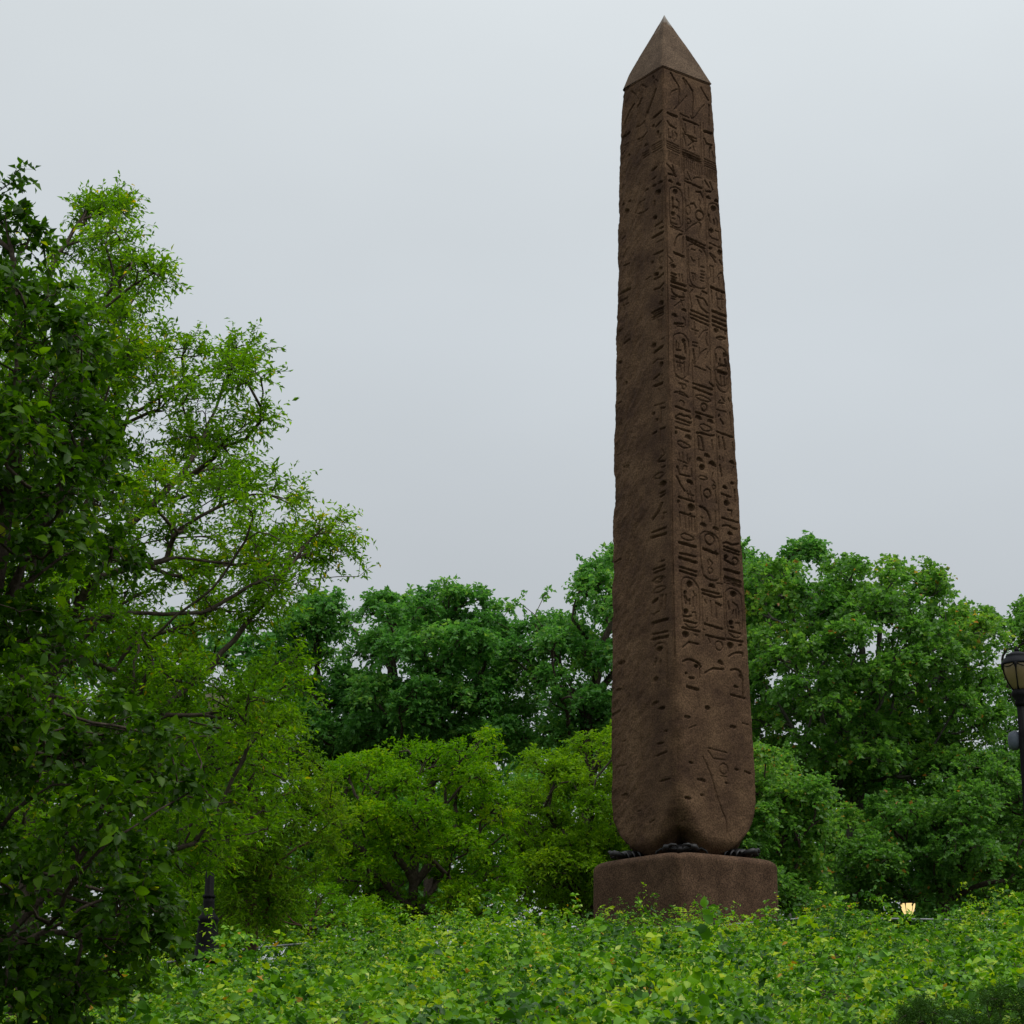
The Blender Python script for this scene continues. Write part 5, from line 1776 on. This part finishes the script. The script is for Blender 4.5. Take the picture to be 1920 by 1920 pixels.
# young shoots standing above the crest
sap = [(1508, 1694, 39.0, 'young shoot with broad leaves on the crest, nearest the pedestal', 1), (1552, 1702, 39.2, 'shortest young shoot on the crest, bent to the left', 1), (1598, 1684, 39.0, 'tall young shoot with heart shaped leaves midway between pedestal and lit lamp', 1), (1455, 1668, 39.6, 'shoot rising against the right edge of the pedestal', 1)]
mS = leaf_mat('young_leaf', [(0, (0.06, 0.14, 0.012)), (.6, (0.10, 0.20, 0.015)), (1, (0.20, 0.16, 0.03))], 0.42, 0.4, 0.5)
lp = []
for q in range(4):
    v_, f_, t_ = leaf_quads(np.zeros((1, 3)), np.array([[0, 1., 0]]), np.array([[0, 0, 1.]]), np.array([1.]), np.array([.62 + .08 * q]), np.array([.15 + .25 * q]), True, curl=.14)
    lp.append((v_, f_, t_))
protos = {}
for sx_, sy_, dd, lab, _ in sap:
    q = at(sx_, sy_, dd)
    g = float(ground(q[0], dd))
    t = empty('vine_shoot', (q[0], dd, g), lab, 'young plant', 'young shoots on the crest')
    h = q[2] - g
    lean = r.normal(size=2) * .07
    b = bmesh.new()
    pts = [(lean[0] * s * s * h, lean[1] * s * s * h, h * s) for s in np.linspace(0, 1, 7)]
    tube(b, pts, list(np.linspace(.012, .004, 7)), 5)
    bm_obj('stem', b, m_bark_r, t)
    k = 0
    for s in np.arange(.30, 1.0, .055):
        pos = np.array([lean[0] * s * s * h, lean[1] * s * s * h, h * s])
        a_ = k * 2.4 + r.normal() * .3
        y_ = unit(np.array([math.cos(a_), math.sin(a_), .25 - .3 * r.random()]))
        z_ = unit(np.array([0, -.35, 1.]) - y_ * (np.array([0, -.35, 1.]) @ y_))
        x_ = np.cross(y_, z_)
        L_ = .155 * (1.15 - .55 * s) * r.uniform(.8, 1.1)
        w = k % 4
        if w not in protos:
            oo = mesh_np('leaf', lp[w][0], lp[w][1], mS, t, smooth=True, tint=lp[w][2], local=False)
            protos[w] = oo
        else:
            oo = protos[w].copy()
            C.objects.link(oo)
            oo.parent = t
        oo.matrix_local = Matrix([[x_[i] * L_, y_[i] * L_, z_[i] * L_, pos[i]] for i in range(3)] + [[0, 0, 0, 1]])
        k += 1

# juniper in the foreground corner
pJ = [(1650, 1935), (1700, 1900), (1760, 1884), (1850, 1872), (1960, 1862), (2040, 1880), (2040, 2030), (1640, 2030)]
dJ = 15.2
q = at(1860, 2050, dJ)
gz = float(ground(q[0], dJ))
rJ = [[(q[0], dJ, gz - .05), (q[0], dJ, gz + .25)], [(q[0], dJ, gz + .2), (q[0] - .5, dJ, gz + .45)], [(q[0], dJ, gz + .2), (q[0] + .4, dJ + .1, gz + .5)]]
add_tree('juniper_bush', 'low blue green needled bush in the bottom right corner', 'shrub', pJ, dJ, 1860, m_lJ, m_bark, 91, n_lobe=40, r_px=(16, 34), thick=.45, n_tip=330, tw=6, twl=.13, nl=18, leaf=(.030, .0045), roots=rJ, step=.08, r_tip=.003, spread=.5, droop=.0, maxr=.03, up=.5, flat=.9)
